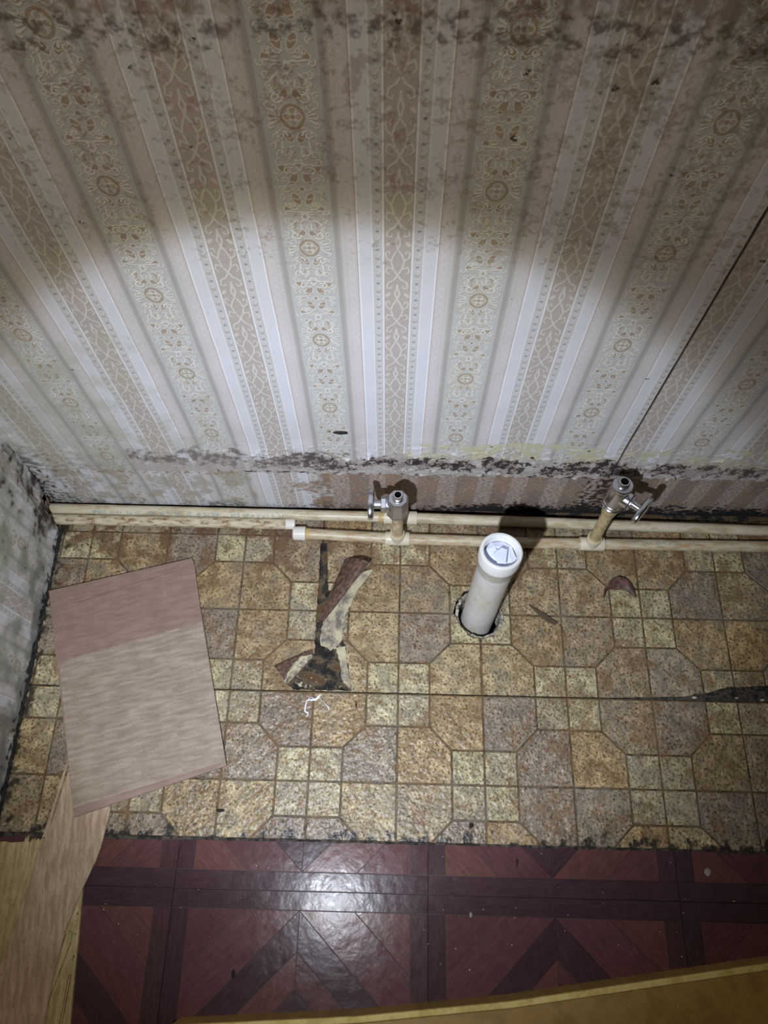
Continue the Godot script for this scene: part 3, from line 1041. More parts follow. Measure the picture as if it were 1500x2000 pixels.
func vinyl_floor() -> void:
	floor_root = setting("floor")
	for i in 26:
		var a := TAU * i / 26.0
		var r := 0.0325 + rng.randf_range(-0.002, 0.0025) + 0.005 * maxf(0.0, cos(a - 0.9)) + 0.004 * maxf(0.0, cos(a + 2.6))
		drain_hole.append(Vector2(0.1125, 0.1535) + Vector2(cos(a) * r * 0.95, sin(a) * r))
	tear = jag(poly([-0.1175, 0.0515, -0.1085, 0.051, -0.106, 0.09, -0.103, 0.125, -0.090, 0.122, -0.066, 0.096, -0.0425, 0.089, -0.040, 0.094, -0.060, 0.122, -0.0785, 0.170, -0.0795, 0.197, -0.0740, 0.205, -0.0665, 0.247, -0.0640, 0.267,
		-0.142, 0.267, -0.154, 0.258, -0.140, 0.243, -0.1285, 0.224, -0.117, 0.218, -0.1172, 0.146]), 0.006, 0.0009)
	tear_side = jag(poly([0.235, 0.2684, 0.305, 0.2672, 0.340, 0.2660, 0.368, 0.2648, 0.388, 0.2640, 0.403, 0.2600, 0.414, 0.2600, 0.4246, 0.2570, 0.446, 0.2506, 0.50, 0.2470, 0.83, 0.2440, 0.83, 0.2700, 0.235, 0.2700]), 0.007, 0.0007)
	# ground below
	var mb := MB.new()
	for s in cut([rect(LEFT - 0.02, -0.02, 0.1125, EDGE + 0.01), rect(0.1125, -0.02, 1.7, EDGE + 0.01)], drain_hole):
		plate(mb, s, -0.030, -0.0036, 0.0, Vector2.ZERO, 4.0)
	part("subfloor", mb.mesh(), M.subfloor, floor_root)
	part("ground", boxm(Vector3(LEFT - 0.1, -0.16, -0.14), Vector3(1.7, -0.12, 2.2), 4.0), M.cavity, floor_root)
	# three sheets of embossed vinyl
	var sheets := [["vinyl_sheet", [rect(LEFT, 0.0035, CRACK - 0.0006, SEAM - 0.0007)]], ["vinyl_sheet", [rect(CRACK + 0.0006, 0.0035, 0.1125, SEAM - 0.0007), rect(0.1125, 0.0035, 0.82, SEAM - 0.0007)]], ["vinyl_sheet", [rect(LEFT, SEAM + 0.0004, 0.82, EDGE)]]]
	var L := D * 0.627
	var S := D - L
	var g := 0.0012
	for k in sheets.size():
		var zones: Array = sheets[k][1]
		for hole in [drain_hole, tear, tear_side]:
			if k < 2:
				zones = cut(zones, hole)
		mb = MB.new()
		for z in zones:
			plate(mb, z, -0.0034, -0.0009, 0.0003, Vector2.ZERO, 2.0)
		var sheet := part(sheets[k][0], mb.mesh(), M.joint, floor_root)
		for i in range(-5, 9):
			for j in range(-2, 4):
				var c := Vector2(GX + i * D, GZ + j * D)
				var big := (i + j) % 2 == 0
				for q in [Vector2(1, 1), Vector2(-1, 1), Vector2(-1, -1), Vector2(1, -1)]:
					var t := PackedVector2Array()
					if big:
						for p in [Vector2(g, g), Vector2(L - g, g), Vector2(L - g, S - g * 0.4), Vector2(S - g * 0.4, L - g), Vector2(g, L - g)]:
							t.append(c + p * q)
					else:
						for p in [Vector2(g, g), Vector2(S - g, g), Vector2(S - g, S - g), Vector2(g, S - g)]:
							t.append(c + p * q)
					var m: Material = M.tiles[rng.randi() % M.tiles.size()] if big else M.tiles_small[rng.randi() % M.tiles_small.size()]
					var uo := Vector2(rng.randf(), rng.randf())
					for z in zones:
						for r in Geometry2D.intersect_polygons(t, inset(z, 0.0004) if z.size() < 5 else z):
							if absf(area(r)) < 8e-6:
								continue
							var tb := MB.new()
							plate(tb, r, -0.0012, 0.0, 0.0006, uo, 1.0 / 0.30)
							if tb.v.size():
								part("tile", tb.mesh(), m, sheet)
	# felt left on the ground in the tear, and glue along the torn joint
	mb = MB.new()
	for f in [[-0.0405, 0.0885, -0.062, 0.100, -0.078, 0.125, -0.096, 0.151, -0.108, 0.172, -0.110, 0.190, -0.109, 0.205, -0.095, 0.212, -0.083, 0.206, -0.080, 0.197, -0.0788, 0.170, -0.0605, 0.124, -0.0402, 0.0945],
			[-0.088, 0.205, -0.0743, 0.205, -0.0668, 0.247, -0.0650, 0.264, -0.075, 0.256, -0.080, 0.236, -0.084, 0.222]]:
		plate(mb, jag(poly(f), 0.004, 0.0016), -0.0036, -0.0020, 0.0003, Vector2.ZERO, 6.0)
	for k in 30:
		var near := k < 16
		var c := Vector2(rng.randf_range(-0.150, -0.122) if near else rng.randf_range(-0.125, -0.068), rng.randf_range(0.225, 0.265))
		if Geometry2D.is_point_in_polygon(c, tear):
			var e := PackedVector2Array()
			var r := rng.randf_range(0.0010, 0.0050) if near else rng.randf_range(0.0007, 0.0022)
			var lean := rng.randf() * PI
			for i in 9:
				var a := TAU * i / 9.0
				e.append(c + Vector2(cos(a), sin(a) * 0.45).rotated(lean) * r * rng.randf_range(0.45, 1.15))
			plate(mb, e, -0.0036, -0.0022 + rng.randf() * 0.0012, 0.0003, Vector2(rng.randf(), rng.randf()), 6.0)
	part("felt_backing", mb.mesh(), M.felt, floor_root)
	mb = MB.new()
	for k in 5:
		var c := Vector2(rng.randf_range(0.36, 0.58), 0.0)
		c.y = rng.randf_range(0.262, 0.267)
		var e := PackedVector2Array()
		var r := rng.randf_range(0.0010, 0.0030)
		for i in 8:
			var a := TAU * i / 8.0
			e.append(c + Vector2(cos(a) * 1.8, sin(a)) * r * rng.randf_range(0.6, 1.0))
		plate(mb, e, -0.0036, -0.0015, 0.0004, Vector2.ZERO, 6.0)
	part("felt_crumbs", mb.mesh(), M.felt, floor_root)
	mb = MB.new()
	plate(mb, jag(poly([0.28, 0.2690, 0.34, 0.2655, 0.40, 0.2598, 0.445, 0.2508, 0.52, 0.2460, 0.82, 0.2445, 0.82, 0.2695]), 0.008, 0.0006), -0.0037, -0.0031, 0.0001, Vector2.ZERO, 9.0)
	part("black_glue", mb.mesh(), M.glue, floor_root)
	# crust of old glue along the front edge
	var lip := PackedVector2Array()
	for i in 190:
		lip.append(Vector2(LEFT + i * 0.007, EDGE - 0.0035))
	for i in range(189, -1, -1):
		var x := LEFT + i * 0.007
		lip.append(Vector2(x, EDGE + 0.0022 + rng.randf_range(-0.0005, 0.0008) + 0.0028 * smoothstep(-0.1, -0.4, x)))
	mb = MB.new()
	plate(mb, lip, -0.0036, -0.0016, 0.0005, Vector2.ZERO, 5.0)
	part("glue_crust", mb.mesh(), M.glue, floor_root)
	# loose corners of the sheets, rolled up by the tear
	var sheet1: Node = floor_root.get_node("vinyl_sheet")
	mb = MB.new()
	# tongue that stands up and rolls back
	grid(mb, 15, 9, func(i, j):
		var f = i / 14.0
		var s = j / 8.0
		var root := Vector3(-0.114, 0.0, 0.170).lerp(Vector3(-0.080, 0.0, 0.0775), f)
		var tip := Vector3(-0.106, 0.004, 0.172).lerp(Vector3(-0.044, 0.012, 0.090), f)
		var w := smoothstep(0.0, 1.0, f)
		var p := root.lerp(tip, s)
		p.y += sin(s * PI * 0.75) * 0.015 * w + 0.0008
		return p, func(i, j): return Vector2(i * 0.12, j * 0.12))
	thicken(mb, 0.0014)
	part("vinyl_flap", mb.mesh(), M.backing, floor_root)
	mb = MB.new()
	grid(mb, 13, 9, func(i, j):
		var f = i / 12.0
		var s = j / 8.0
		var root := Vector3(-0.117, 0.0006, 0.221).lerp(Vector3(-0.150, 0.0006, 0.262), f)
		var tip := Vector3(-0.121, 0.0012, 0.212).lerp(Vector3(-0.1700, 0.004, 0.238), f)
		var p := root.lerp(tip, s)
		p.y += sin(s * PI * 0.85) * 0.007 * (0.25 + 0.75 * f)
		return p, func(i, j): return Vector2(i * 0.12, j * 0.12))
	thicken(mb, 0.0012)
	part("vinyl_flap", mb.mesh(), M.backing, floor_root)
	mb = MB.new()
	grid(mb, 13, 5, func(i, j):
		var f = i / 12.0
		var s = j / 4.0
		var a := Vector3(-0.119, 0.0015, 0.2225).lerp(Vector3(-0.152, 0.0015, 0.262), f)
		var wid := 0.004 + 0.010 * sin(f * PI) + rng.randf_range(-0.002, 0.002)
		return a + Vector3(-0.5 * wid * s, 0.0020 + 0.0085 * sin(minf(s, 0.8) * PI * 0.6) * (0.25 + 0.75 * f), -0.75 * wid * s), func(i, j): return Vector2(i * 0.1, j * 0.1))
	part("felt_backing", mb.mesh(), M.felt, floor_root)


# give a sheet in mb a second face and an edge
func thicken(mb: MB, by: float) -> void:
	var n := mb.v.size()
	var tris := mb.ix.duplicate()
	for i in n:
		mb.add(mb.v[i] - mb.n[i] * by, -mb.n[i], mb.t[i], mb.t2[i])
	for i in range(0, tris.size(), 3):
		mb.tri(tris[i] + n, tris[i + 1] + n, tris[i + 2] + n)
	var edges := {}
	for i in range(0, tris.size(), 3):
		for e in 3:
			var a := tris[i + e]
			var b := tris[i + (e + 1) % 3]
			var key := Vector2i(mini(a, b), maxi(a, b))
			edges[key] = edges.get(key, 0) + 1
	for e in edges:
		if edges[e] == 1:
			mb.flat([mb.v[e.x], mb.v[e.y], mb.v[e.y + n], mb.v[e.x + n]], [mb.t[e.x], mb.t[e.y], mb.t[e.y], mb.t[e.x]])


func parquet_floor() -> void:
	var xs := [-0.5847, -0.2718, 0.0407, 0.3478, 0.6550, 0.9622]
	var zs := [0.2067, 0.5115, 0.8163]
	var y1 := -0.0022
	for a in 5:
		for b in 2:
			var mb := MB.new()
			var whole := rect(maxf(xs[a] + 0.0003, LEFT), maxf(zs[b] + 0.0003, EDGE - 0.004), xs[a + 1] - 0.0003, zs[b + 1] - 0.0003)
			plate(mb, whole, -0.0060, -0.0031, 0.0)
			var tile := part("parquet_tile", mb.mesh(), M.parquet_gap, floor_root)
			var x0: float = xs[a]
			var x1: float = xs[a + 1]
			var z0: float = zs[b]
			var z1: float = zs[b + 1]
			var w := 0.0212
			var g := 0.00015
			var c := Vector2((x0 + x1) / 2.0, (z0 + z1) / 2.0)
			var ix0 := x0 + w
			var ix1 := x1 - w
			var iz0 := z0 + w
			var iz1 := z1 - w
			var pieces := [
				[rect(x0 + g, z0 + g, x1 - g, iz0 - g), 0.0, 4], [rect(x0 + g, iz1 + g, x1 - g, z1 - g), 0.0, 3],
				[rect(x0 + g, iz0 + g, ix0 - g, iz1 - g), PI / 2, 4], [rect(ix1 + g, iz0 + g, x1 - g, iz1 - g), PI / 2, 5]]
			var mids := [Vector2(c.x, iz0), Vector2(ix1, c.y), Vector2(c.x, iz1), Vector2(ix0, c.y)]
			var corners := [Vector2(ix1, iz0), Vector2(ix1, iz1), Vector2(ix0, iz1), Vector2(ix0, iz0)]
			for k in 4:
				var p: Vector2 = mids[k]
				var q: Vector2 = mids[(k + 1) % 4]
				var grain_dir := -(q - p).angle()
				var cn: Vector2 = corners[k]
				# the corner triangle is two boards
				var h := 0.5
				pieces.append([PackedVector2Array([p, p.lerp(cn, h), q.lerp(cn, h), q]), grain_dir, [0, 2, 1, 0][k]])
				pieces.append([PackedVector2Array([p.lerp(cn, h), cn, q.lerp(cn, h)]), grain_dir, [2, 0, 2, 1][k]])
				# dark band of the diamond, then a lighter heart of two rings
				pieces.append([PackedVector2Array([p, q, q.lerp(c, 0.33), p.lerp(c, 0.33)]), grain_dir, [3, 4, 3, 4][k]])
				pieces.append([PackedVector2Array([p.lerp(c, 0.33), q.lerp(c, 0.33), q.lerp(c, 0.62), p.lerp(c, 0.62)]), grain_dir, [1, 5, 1, 2][k]])
				pieces.append([PackedVector2Array([p.lerp(c, 0.62), q.lerp(c, 0.62), c]), grain_dir, [3, 5, 3, 5][k]])
			for pc in pieces:
				for r in Geometry2D.intersect_polygons(inset(pc[0], 0.00025), whole):
					if absf(area(r)) < 1e-5:
						continue
					mb = MB.new()
					plate(mb, r, -0.0034, y1, 0.0004, Vector2(rng.randf(), rng.randf()), 4.5, pc[1])
					part("parquet_block", mb.mesh(), M.parquet[pc[2]], tile)
	var mb2 := MB.new()
	box(mb2, Vector3(0.9622, -0.02, EDGE - 0.004), Vector3(1.7, -0.0024, 2.18))
	box(mb2, Vector3(LEFT, -0.02, 0.8163), Vector3(0.9622, -0.0024, 2.18))
	box(mb2, Vector3(0.82, -0.02, 0.0), Vector3(1.7, -0.0024, EDGE - 0.004))
	box(mb2, Vector3(LEFT - 0.02, -0.03, EDGE - 0.004), Vector3(0.9622, -0.0060, 0.8163))
	part("floor_covering", mb2.mesh(), M.slab, floor_root)


# ------------------------------------------------------------------ walls
func back_wall() -> void:
	var root := setting("wall_back")
	part("wall_core", boxm(Vector3(-0.66, -0.1, -0.14), Vector3(1.82, 2.3, -0.008)), M.core, root)
	var n1 := noise(201, 14.0, 3)
	var n2 := noise(202, 90.0, 3)
	var n3 := noise(203, 320.0, 2)
	var lay_panel := func(x0: float, x1: float) -> void:
		var mb := MB.new()
		var nu := int((x1 - x0) / 0.004) + 2
		var ys := []
		var y := 0.0
		while y < 0.09:
			ys.append(y)
			y += 0.0018
		while y < 0.672:
			ys.append(y)
			y += 0.012
		ys.append(0.673)
		var px := func(i): return lerpf(x0, x1, i / float(nu - 1))
		var py := func(i, j):
			var x: float = px.call(i)
			var base := LEDGE + 0.012 * (x * 0.55 - 0.03) + n1.get_noise_1d(x * 3.0) * 0.002 + n2.get_noise_1d(x) * 0.0012
			return base + ys[j] * (0.80 - base) / 0.673
		grid(mb, nu, ys.size(), func(i, j):
			var x: float = px.call(i)
			var yy: float = py.call(i, j)
			var low := smoothstep(0.225, 0.165, yy)
			var z := n1.get_noise_2d(x, yy) * 0.0012
			z += low * smoothstep(-0.42, 0.0, x) * (maxf(0.0, n1.get_noise_2d(x * 2.0 + 3.0, yy * 3.0) + 0.15) * maxf(0.0, n2.get_noise_2d(x, yy * 1.4)) * 0.012 + n3.get_noise_2d(x, yy) * 0.0007)
			z += low * 0.0012
			# blistered paper near the corner
			z += smoothstep(-0.42, -0.50, x) * smoothstep(0.30, 0.05, yy) * n2.get_noise_2d(x * 0.5, yy * 0.6) * 0.004
			return Vector3(x, yy, z), func(i, j): return wall_uv(px.call(i), py.call(i, j)), func(i, j): return stain_uv(px.call(i), py.call(i, j)))
		# the edges that show thickness
		for i in nu - 1:
			var a: Vector3 = mb.v[i]
			var b: Vector3 = mb.v[i + 1]
			var k := [mb.add(a, Vector3.DOWN, mb.t[i], mb.t2[i]), mb.add(b, Vector3.DOWN, mb.t[i + 1], mb.t2[i + 1]), mb.add(b * Vector3(1, 1, 0) + Vector3(0, 0, -0.008), Vector3.DOWN, mb.t[i + 1], mb.t2[i + 1]), mb.add(a * Vector3(1, 1, 0) + Vector3(0, 0, -0.008), Vector3.DOWN, mb.t[i], mb.t2[i])]
			mb.quad(k[0], k[1], k[2], k[3])
		for side in [0, nu - 1]:
			var nn := Vector3.LEFT if side == 0 else Vector3.RIGHT
			for j in ys.size() - 1:
				var ia: int = j * nu + side
				var ib: int = (j + 1) * nu + side
				var k := [mb.add(mb.v[ia], nn, mb.t[ia], mb.t2[ia]), mb.add(mb.v[ib], nn, mb.t[ib], mb.t2[ib]), mb.add(mb.v[ib] * Vector3(1, 1, 0) + Vector3(0, 0, -0.008), nn, mb.t[ib], mb.t2[ib]), mb.add(mb.v[ia] * Vector3(1, 1, 0) + Vector3(0, 0, -0.008), nn, mb.t[ia], mb.t2[ia])]
				mb.quad(k[0], k[1], k[2], k[3])
		part("wall_panel", mb.mesh(), M.paper, root)
	lay_panel.call(LEFT - 0.022, JOINT - 0.0016)
	lay_panel.call(JOINT + 0.0016, 0.82)
	part("joint_shade_strip", boxm(Vector3(JOINT - 0.0017, LEDGE - 0.004, -0.0075), Vector3(JOINT + 0.0017, 0.80, -0.0016)), M.grime_shade, root)  # added strip: the joint's dark line, grime and shade, as colour
	# rest of the wall, out of view
	var flat_panel := func(x0: float, x1: float, y0: float, y1: float) -> void:
		var mb := MB.new()
		grid(mb, 2, 2, func(i, j): return Vector3([x0, x1][i], [y0, y1][j], 0.0), func(i, j): return wall_uv([x0, x1][i], [y0, y1][j]))
		box(mb, Vector3(x0, y0, -0.008), Vector3(x1, y1, -0.0005))
		part("wall_panel", mb.mesh(), M.paper_plain, root)
	flat_panel.call(LEFT, 0.82, 0.80, 2.3)
	flat_panel.call(0.8205, 1.70, 0.0, 2.3)
	# low strip under the ledge
	var mb := MB.new()
	var nx := 280
	grid(mb, nx, 34, func(i, j):
		var x := lerpf(LEFT - 0.022, 0.82, i / float(nx - 1))
		var yy := lerpf(0.0015, 0.142, j / 33.0)
		return Vector3(x, yy, -0.0042 + n1.get_noise_2d(x * 1.3, yy) * 0.0008 + n3.get_noise_2d(x, yy) * 0.0005 * smoothstep(-0.15, -0.08, x)),
		func(i, j): return wall_uv(lerpf(LEFT - 0.022, 0.82, i / float(nx - 1)) + 0.003, lerpf(0.0015, 0.142, j / 33.0) + 0.02),
		func(i, j): return Vector2((lerpf(LEFT - 0.022, 0.82, i / float(nx - 1)) + 0.53) / 1.35, 1.0 - lerpf(0.0015, 0.142, j / 33.0) / 0.14))
	part("base_strip", mb.mesh(), M.paper_low, root)


func side_wall() -> void:
	var root := setting("wall_left")
	part("wall_core", boxm(Vector3(-0.66, -0.1, -0.008), Vector3(LEFT - 0.045, 2.3, 2.3)), M.cavity, root)
	var n1 := noise(211, 16.0, 3)
	var n2 := noise(212, 70.0, 3)
	var mb := MB.new()
	var nu := 130
	var nv := 62
	var low := func(z: float) -> float:
		# ragged lower edge, broken out round the pipes in the corner
		return 0.0028 + 0.056 * smoothstep(0.038, 0.028, z) + maxf(0.0, n2.get_noise_1d(z * 3.0)) * 0.004
	var pz := func(i): return 0.0005 + 0.62 * i / float(nu - 1)
	var py := func(i, j): return lerpf(low.call(pz.call(i)), 0.36, j / float(nv - 1))
	grid(mb, nu, nv, func(i, j):
		var z: float = pz.call(i)
		var y: float = py.call(i, j)
		var x := LEFT + n1.get_noise_2d(z, y) * 0.0016
		x += smoothstep(0.10, 0.0, z) * smoothstep(0.24, 0.02, y) * n2.get_noise_2d(z * 0.8, y * 0.6) * 0.006
		x -= smoothstep(0.05, 0.0, z) * smoothstep(0.22, 0.0, y) * 0.014
		return Vector3(x, y, z), func(i, j): return wall_uv(pz.call(i) - 0.04, py.call(i, j)), func(i, j): return Vector2(pz.call(i) / 0.62, 1.0 - py.call(i, j) / 0.36))
	thicken(mb, -0.006)
	part("wall_panel", mb.mesh(), M.paper_side, root)
	var rest := func(y0: float, y1: float, z0: float, z1: float) -> void:
		var m2 := MB.new()
		box(m2, Vector3(LEFT - 0.006, y0, z0), Vector3(LEFT - 0.0003, y1, z1))
		var k := []
		for c in [[z0, y0], [z1, y0], [z1, y1], [z0, y1]]:
			k.append(m2.add(Vector3(LEFT, c[1], c[0]), Vector3.RIGHT, wall_uv(c[0] - 0.04, c[1])))
		m2.quad(k[0], k[1], k[2], k[3])
		part("wall_panel", m2.mesh(), M.paper_plain, root)
	rest.call(0.36, 2.3, 0.0, 2.18)
	rest.call(0.0, 0.36, 0.6205, 2.18)
	# cracked bead of black sealant along the foot of the wall
	var path := []
	var rad := []
	for i in 150:
		var z := 0.030 + i * 0.0029
		path.append(Vector3(LEFT + 0.0012 + rng.randf_range(-0.0006, 0.0006), 0.0016 + rng.randf_range(-0.0005, 0.0005), z))
		rad.append(0.0022 + rng.randf_range(-0.0008, 0.0010))
	mb = MB.new()
	tube(mb, path, rad, 7)
	part("sealant_bead", mb.mesh(), M.caulk, root)
	# torn bits of wall board in the hole round the pipes
	mb = MB.new()
	for k in 6:
		var z := 0.006 + k * 0.006
		var y := 0.004 if k > 3 else 0.03
		var h := rng.randf_range(0.012, 0.03)
		mb.flat([Vector3(LEFT - 0.014, y, z), Vector3(LEFT - 0.011, y + h, z + 0.002), Vector3(LEFT - 0.010, y + h * 0.8, z + 0.007), Vector3(LEFT - 0.012, y, z + 0.006)])
	thicken(mb, 0.002)
	part("torn_board", mb.mesh(), M.core, root)


# ------------------------------------------------------------------ plumbing
func pipe_line(pts: Array, r: float) -> ArrayMesh:
	var cv := Curve3D.new()
	for p in pts:
		cv.add_point(p)
	var path := []
	var rad := []
	var len := cv.get_baked_length()
	var n := int(len / 0.01)
	for i in n + 1:
		path.append(cv.sample_baked(len * i / n))
		rad.append(r)
	var mb := MB.new()
	tube(mb, path, rad, 28, 1.0, true, 5.0)
	return mb.mesh()


# lettering wrapped on a pipe along x; the letters stand on their head as seen from the room
func pipe_print(words: String, x0: float, at: Callable, r: float, height: float, ang: float, flip: bool, m: Material, parent: Node) -> void:
	var tm := TextMesh.new()
	var f := SystemFont.new()
	f.font_names = PackedStringArray(["Droid Sans"])
	tm.font = f
	tm.text = words
	tm.font_size = 16
	tm.pixel_size = height / 12.0
	tm.depth = 0.0
	tm.curve_step = 3.0
	tm.horizontal_alignment = HORIZONTAL_ALIGNMENT_LEFT
	var arr := tm.get_mesh_arrays()
	var vs: PackedVector3Array = arr[Mesh.ARRAY_VERTEX]
	var ids: PackedInt32Array = arr[Mesh.ARRAY_INDEX]
	var mb := MB.new()
	var s := -1.0 if flip else 1.0
	for v in vs:
		var x := x0 + v.x * s
		var a := ang + v.y * s / r
		var c: Vector3 = at.call(x)
		var nn := Vector3(0, sin(a), cos(a))
		mb.add(c + nn * (r + 0.00012), nn)
	for i in range(0, ids.size(), 3):
		mb.tri(ids[i], ids[i + 1], ids[i + 2])
	part("print", mb.mesh(), m, parent)


func pipes() -> void:
	var r := 0.00795
	# pipe lying against the wall
	var o := thing("water_pipe", "long cream plastic pipe with blue print lying closest to the wall", "pipe", Vector3(0, 0, 0))
	var pts := [Vector3(-0.545, 0.0085, 0.0088), Vector3(-0.163, 0.0083, 0.0108), Vector3(-0.025, 0.0082, 0.0112), Vector3(0.165, 0.0082, 0.0140), Vector3(0.62, 0.0082, 0.0222), Vector3(0.82, 0.0082, 0.0224)]
	part("pipe", pipe_line(pts, r), M.pipe_clean, o)
	var at := func(x: float) -> Vector3:
		for i in pts.size() - 1:
			if x <= pts[i + 1].x or i == pts.size() - 2:
				return pts[i].lerp(pts[i + 1], (x - pts[i].x) / (pts[i + 1].x - pts[i].x))
		return pts[0]
	pipe_print("1/2 CTS  CPVC 4120  SDR 11  400 PSI @ 73F  100 PSI @ 180F  NSF-PW  ASTM D2846", -0.165, at, r, 0.0060, 0.72, true, M.print_blue, o)
	var mb := MB.new()
	var c: Vector3 = at.call(-0.001)
	var xf := Transform3D(Basis(Vector3(0, 0, 1), Vector3(1, 0, 0.012).normalized(), Vector3(0, 1, 0)), c)
	lathe(mb, prof([0.0079, -0.0245, 0.0098, -0.0245, 0.0101, -0.0235, 0.0101, 0.0235, 0.0098, 0.0245, 0.0079, 0.0245]), 28, xf)
	part("coupling", mb.mesh(), M.fitting, o)
	mb = MB.new()
	lathe(mb, prof([0.0079, -0.0325, 0.0082, -0.0320, 0.0084, -0.0245, 0.0079, -0.0240]), 28, xf)
	part("glue_ring", mb.mesh(), M.glue_ring, o)
	# cut-off stub
	o = thing("cut_pipe", "short grimy cream pipe with an open cut end, running out of the corner hole", "pipe")
	var p0 := Vector3(-0.540, 0.0082, 0.0260)
	var p1 := Vector3(-0.1565, 0.0080, 0.0274)
	var dir := (p1 - p0).normalized()
	mb = MB.new()
	var b := Basis(Vector3(0, 0, 1), dir, Vector3(0, 1, 0)).orthonormalized()
	var len := (p1 - p0).length()
	lathe(mb, prof([r, 0.0, r, len - 0.0135, r, len - 0.0135]), 28, Transform3D(b, p0), false, Vector2(1, 5))
	part("pipe", mb.mesh(), M.pipe_dirty, o)
	mb = MB.new()
	lathe(mb, prof([r, len - 0.0135, r + 0.0001, len - 0.0132, r + 0.0001, len - 0.0004, r - 0.0004, len, 0.0060, len, 0.0060, len - 0.03, 0.0, len - 0.03]), 28, Transform3D(b, p0))
	tag_part(part("clean_end", mb.mesh(), M.cap, o), "clean pale band at the cut end")
	# capped pipe with two tees
	o = thing("branch_pipe", "capped cream pipe in front of the wall pipe, feeding both shut-off valves", "pipe")
	var q := [Vector3(-0.1400, 0.0082, 0.0410), Vector3(-0.005, 0.0082, 0.0457), Vector3(0.163, 0.0082, 0.0480), Vector3(0.279, 0.0082, 0.0476), Vector3(0.82, 0.0082, 0.0444)]
	part("pipe", pipe_line(q, r), M.pipe_stained, o)
	var at2 := func(x: float) -> Vector3:
		for i in q.size() - 1:
			if x <= q[i + 1].x or i == q.size() - 2:
				return q[i].lerp(q[i + 1], (x - q[i].x) / (q[i + 1].x - q[i].x))
		return q[0]
	pipe_print("1/2 CPVC  SDR 11  400 PSI @ 73F", 0.325, at2, r, 0.0040, 1.45, false, M.print_blue, o)
	mb = MB.new()
	var d2 := Vector3(1, 0, 0.035).normalized()
	var b2 := Basis(Vector3(0, 0, 1), d2, Vector3(0, 1, 0)).orthonormalized()
	lathe(mb, prof([0.0, -0.0185, 0.0084, -0.0185, 0.0100, -0.0172, 0.0104, -0.004, 0.0104, 0.0, 0.0079, 0.0]), 28, Transform3D(b2, q[0] + Vector3(0, 0.001, 0)))
	part("end_cap", mb.mesh(), M.cap, o)
	mb = MB.new()
	lathe(mb, prof([0.0079, 0.0, 0.0092, 0.0002, 0.0088, 0.0014, 0.0083, 0.006, 0.0079, 0.0075]), 24, Transform3D(b2, q[0]))
	part("glue_ring", mb.mesh(), M.glue_ring, o)
	for k in 2:
		var c2: Vector3 = at2.call([-0.005, 0.279][k])
		mb = MB.new()
		lathe(mb, prof([0.0079, -0.0175, 0.0097, -0.0175, 0.0100, -0.0165, 0.0100, 0.0165, 0.0097, 0.0175, 0.0079, 0.0175]), 28, Transform3D(b2, c2))
		var lean := Basis(Quaternion(Vector3.UP, Vector3(-0.0015, 0.2, 0.0) if k == 0 else Vector3(-0.003, 0.2, -0.0106)).normalized())
		lathe(mb, prof([0.0098, 0.0, 0.0104, 0.018, 0.0104, 0.0215, 0.0100, 0.0225, 0.0079, 0.0225]), 28, Transform3D(lean, c2))
		part("tee", mb.mesh(), M.fitting, o)
		mb = MB.new()
		lathe(mb, prof([0.0079, 0.0222, 0.0092, 0.0226, 0.0086, 0.0240, 0.0080, 0.0244]), 24, Transform3D(lean, c2))
		part("glue_ring", mb.mesh(), M.glue_ring, o)
		mb = MB.new()
		var top: float = [0.097, 0.103][k]
		lathe(mb, prof([0.0080, 0.004, 0.0080, top, 0.0080, top + 0.001]), 28, Transform3D(lean, c2))
		part("riser", mb.mesh(), M.pipe_stained if k == 0 else M.riser, o)
		if k == 1:
			mb = MB.new()
			lathe(mb, prof([0.0080, 0.099, 0.0098, 0.101, 0.0106, 0.110, 0.0124, 0.118, 0.0124, 0.1205, 0.006, 0.1205]), 28, Transform3D(lean, c2))
			part("riser_socket", mb.mesh(), M.riser, o)


func tag_part(o: Node, label: String) -> void:
	o.set_meta("label", label)


func oval_handle(root: Node3D, xf: Transform3D, half_long: float, half_short: float) -> void:
	# oval knob on the end of a stem that runs along +y of xf
	var mb := MB.new()
	var r := half_long
	lathe(mb, prof([0.0, 0.0, r * 0.80, 0.0, r * 0.96, 0.0012, r, 0.0032, r, 0.0056, r * 0.94, 0.0074, r * 0.72, 0.0082, r * 0.35, 0.0074, 0.0, 0.0072]), 40, xf, false, Vector2.ONE, half_short / half_long)
	part("handle", mb.mesh(), M.chrome, root)


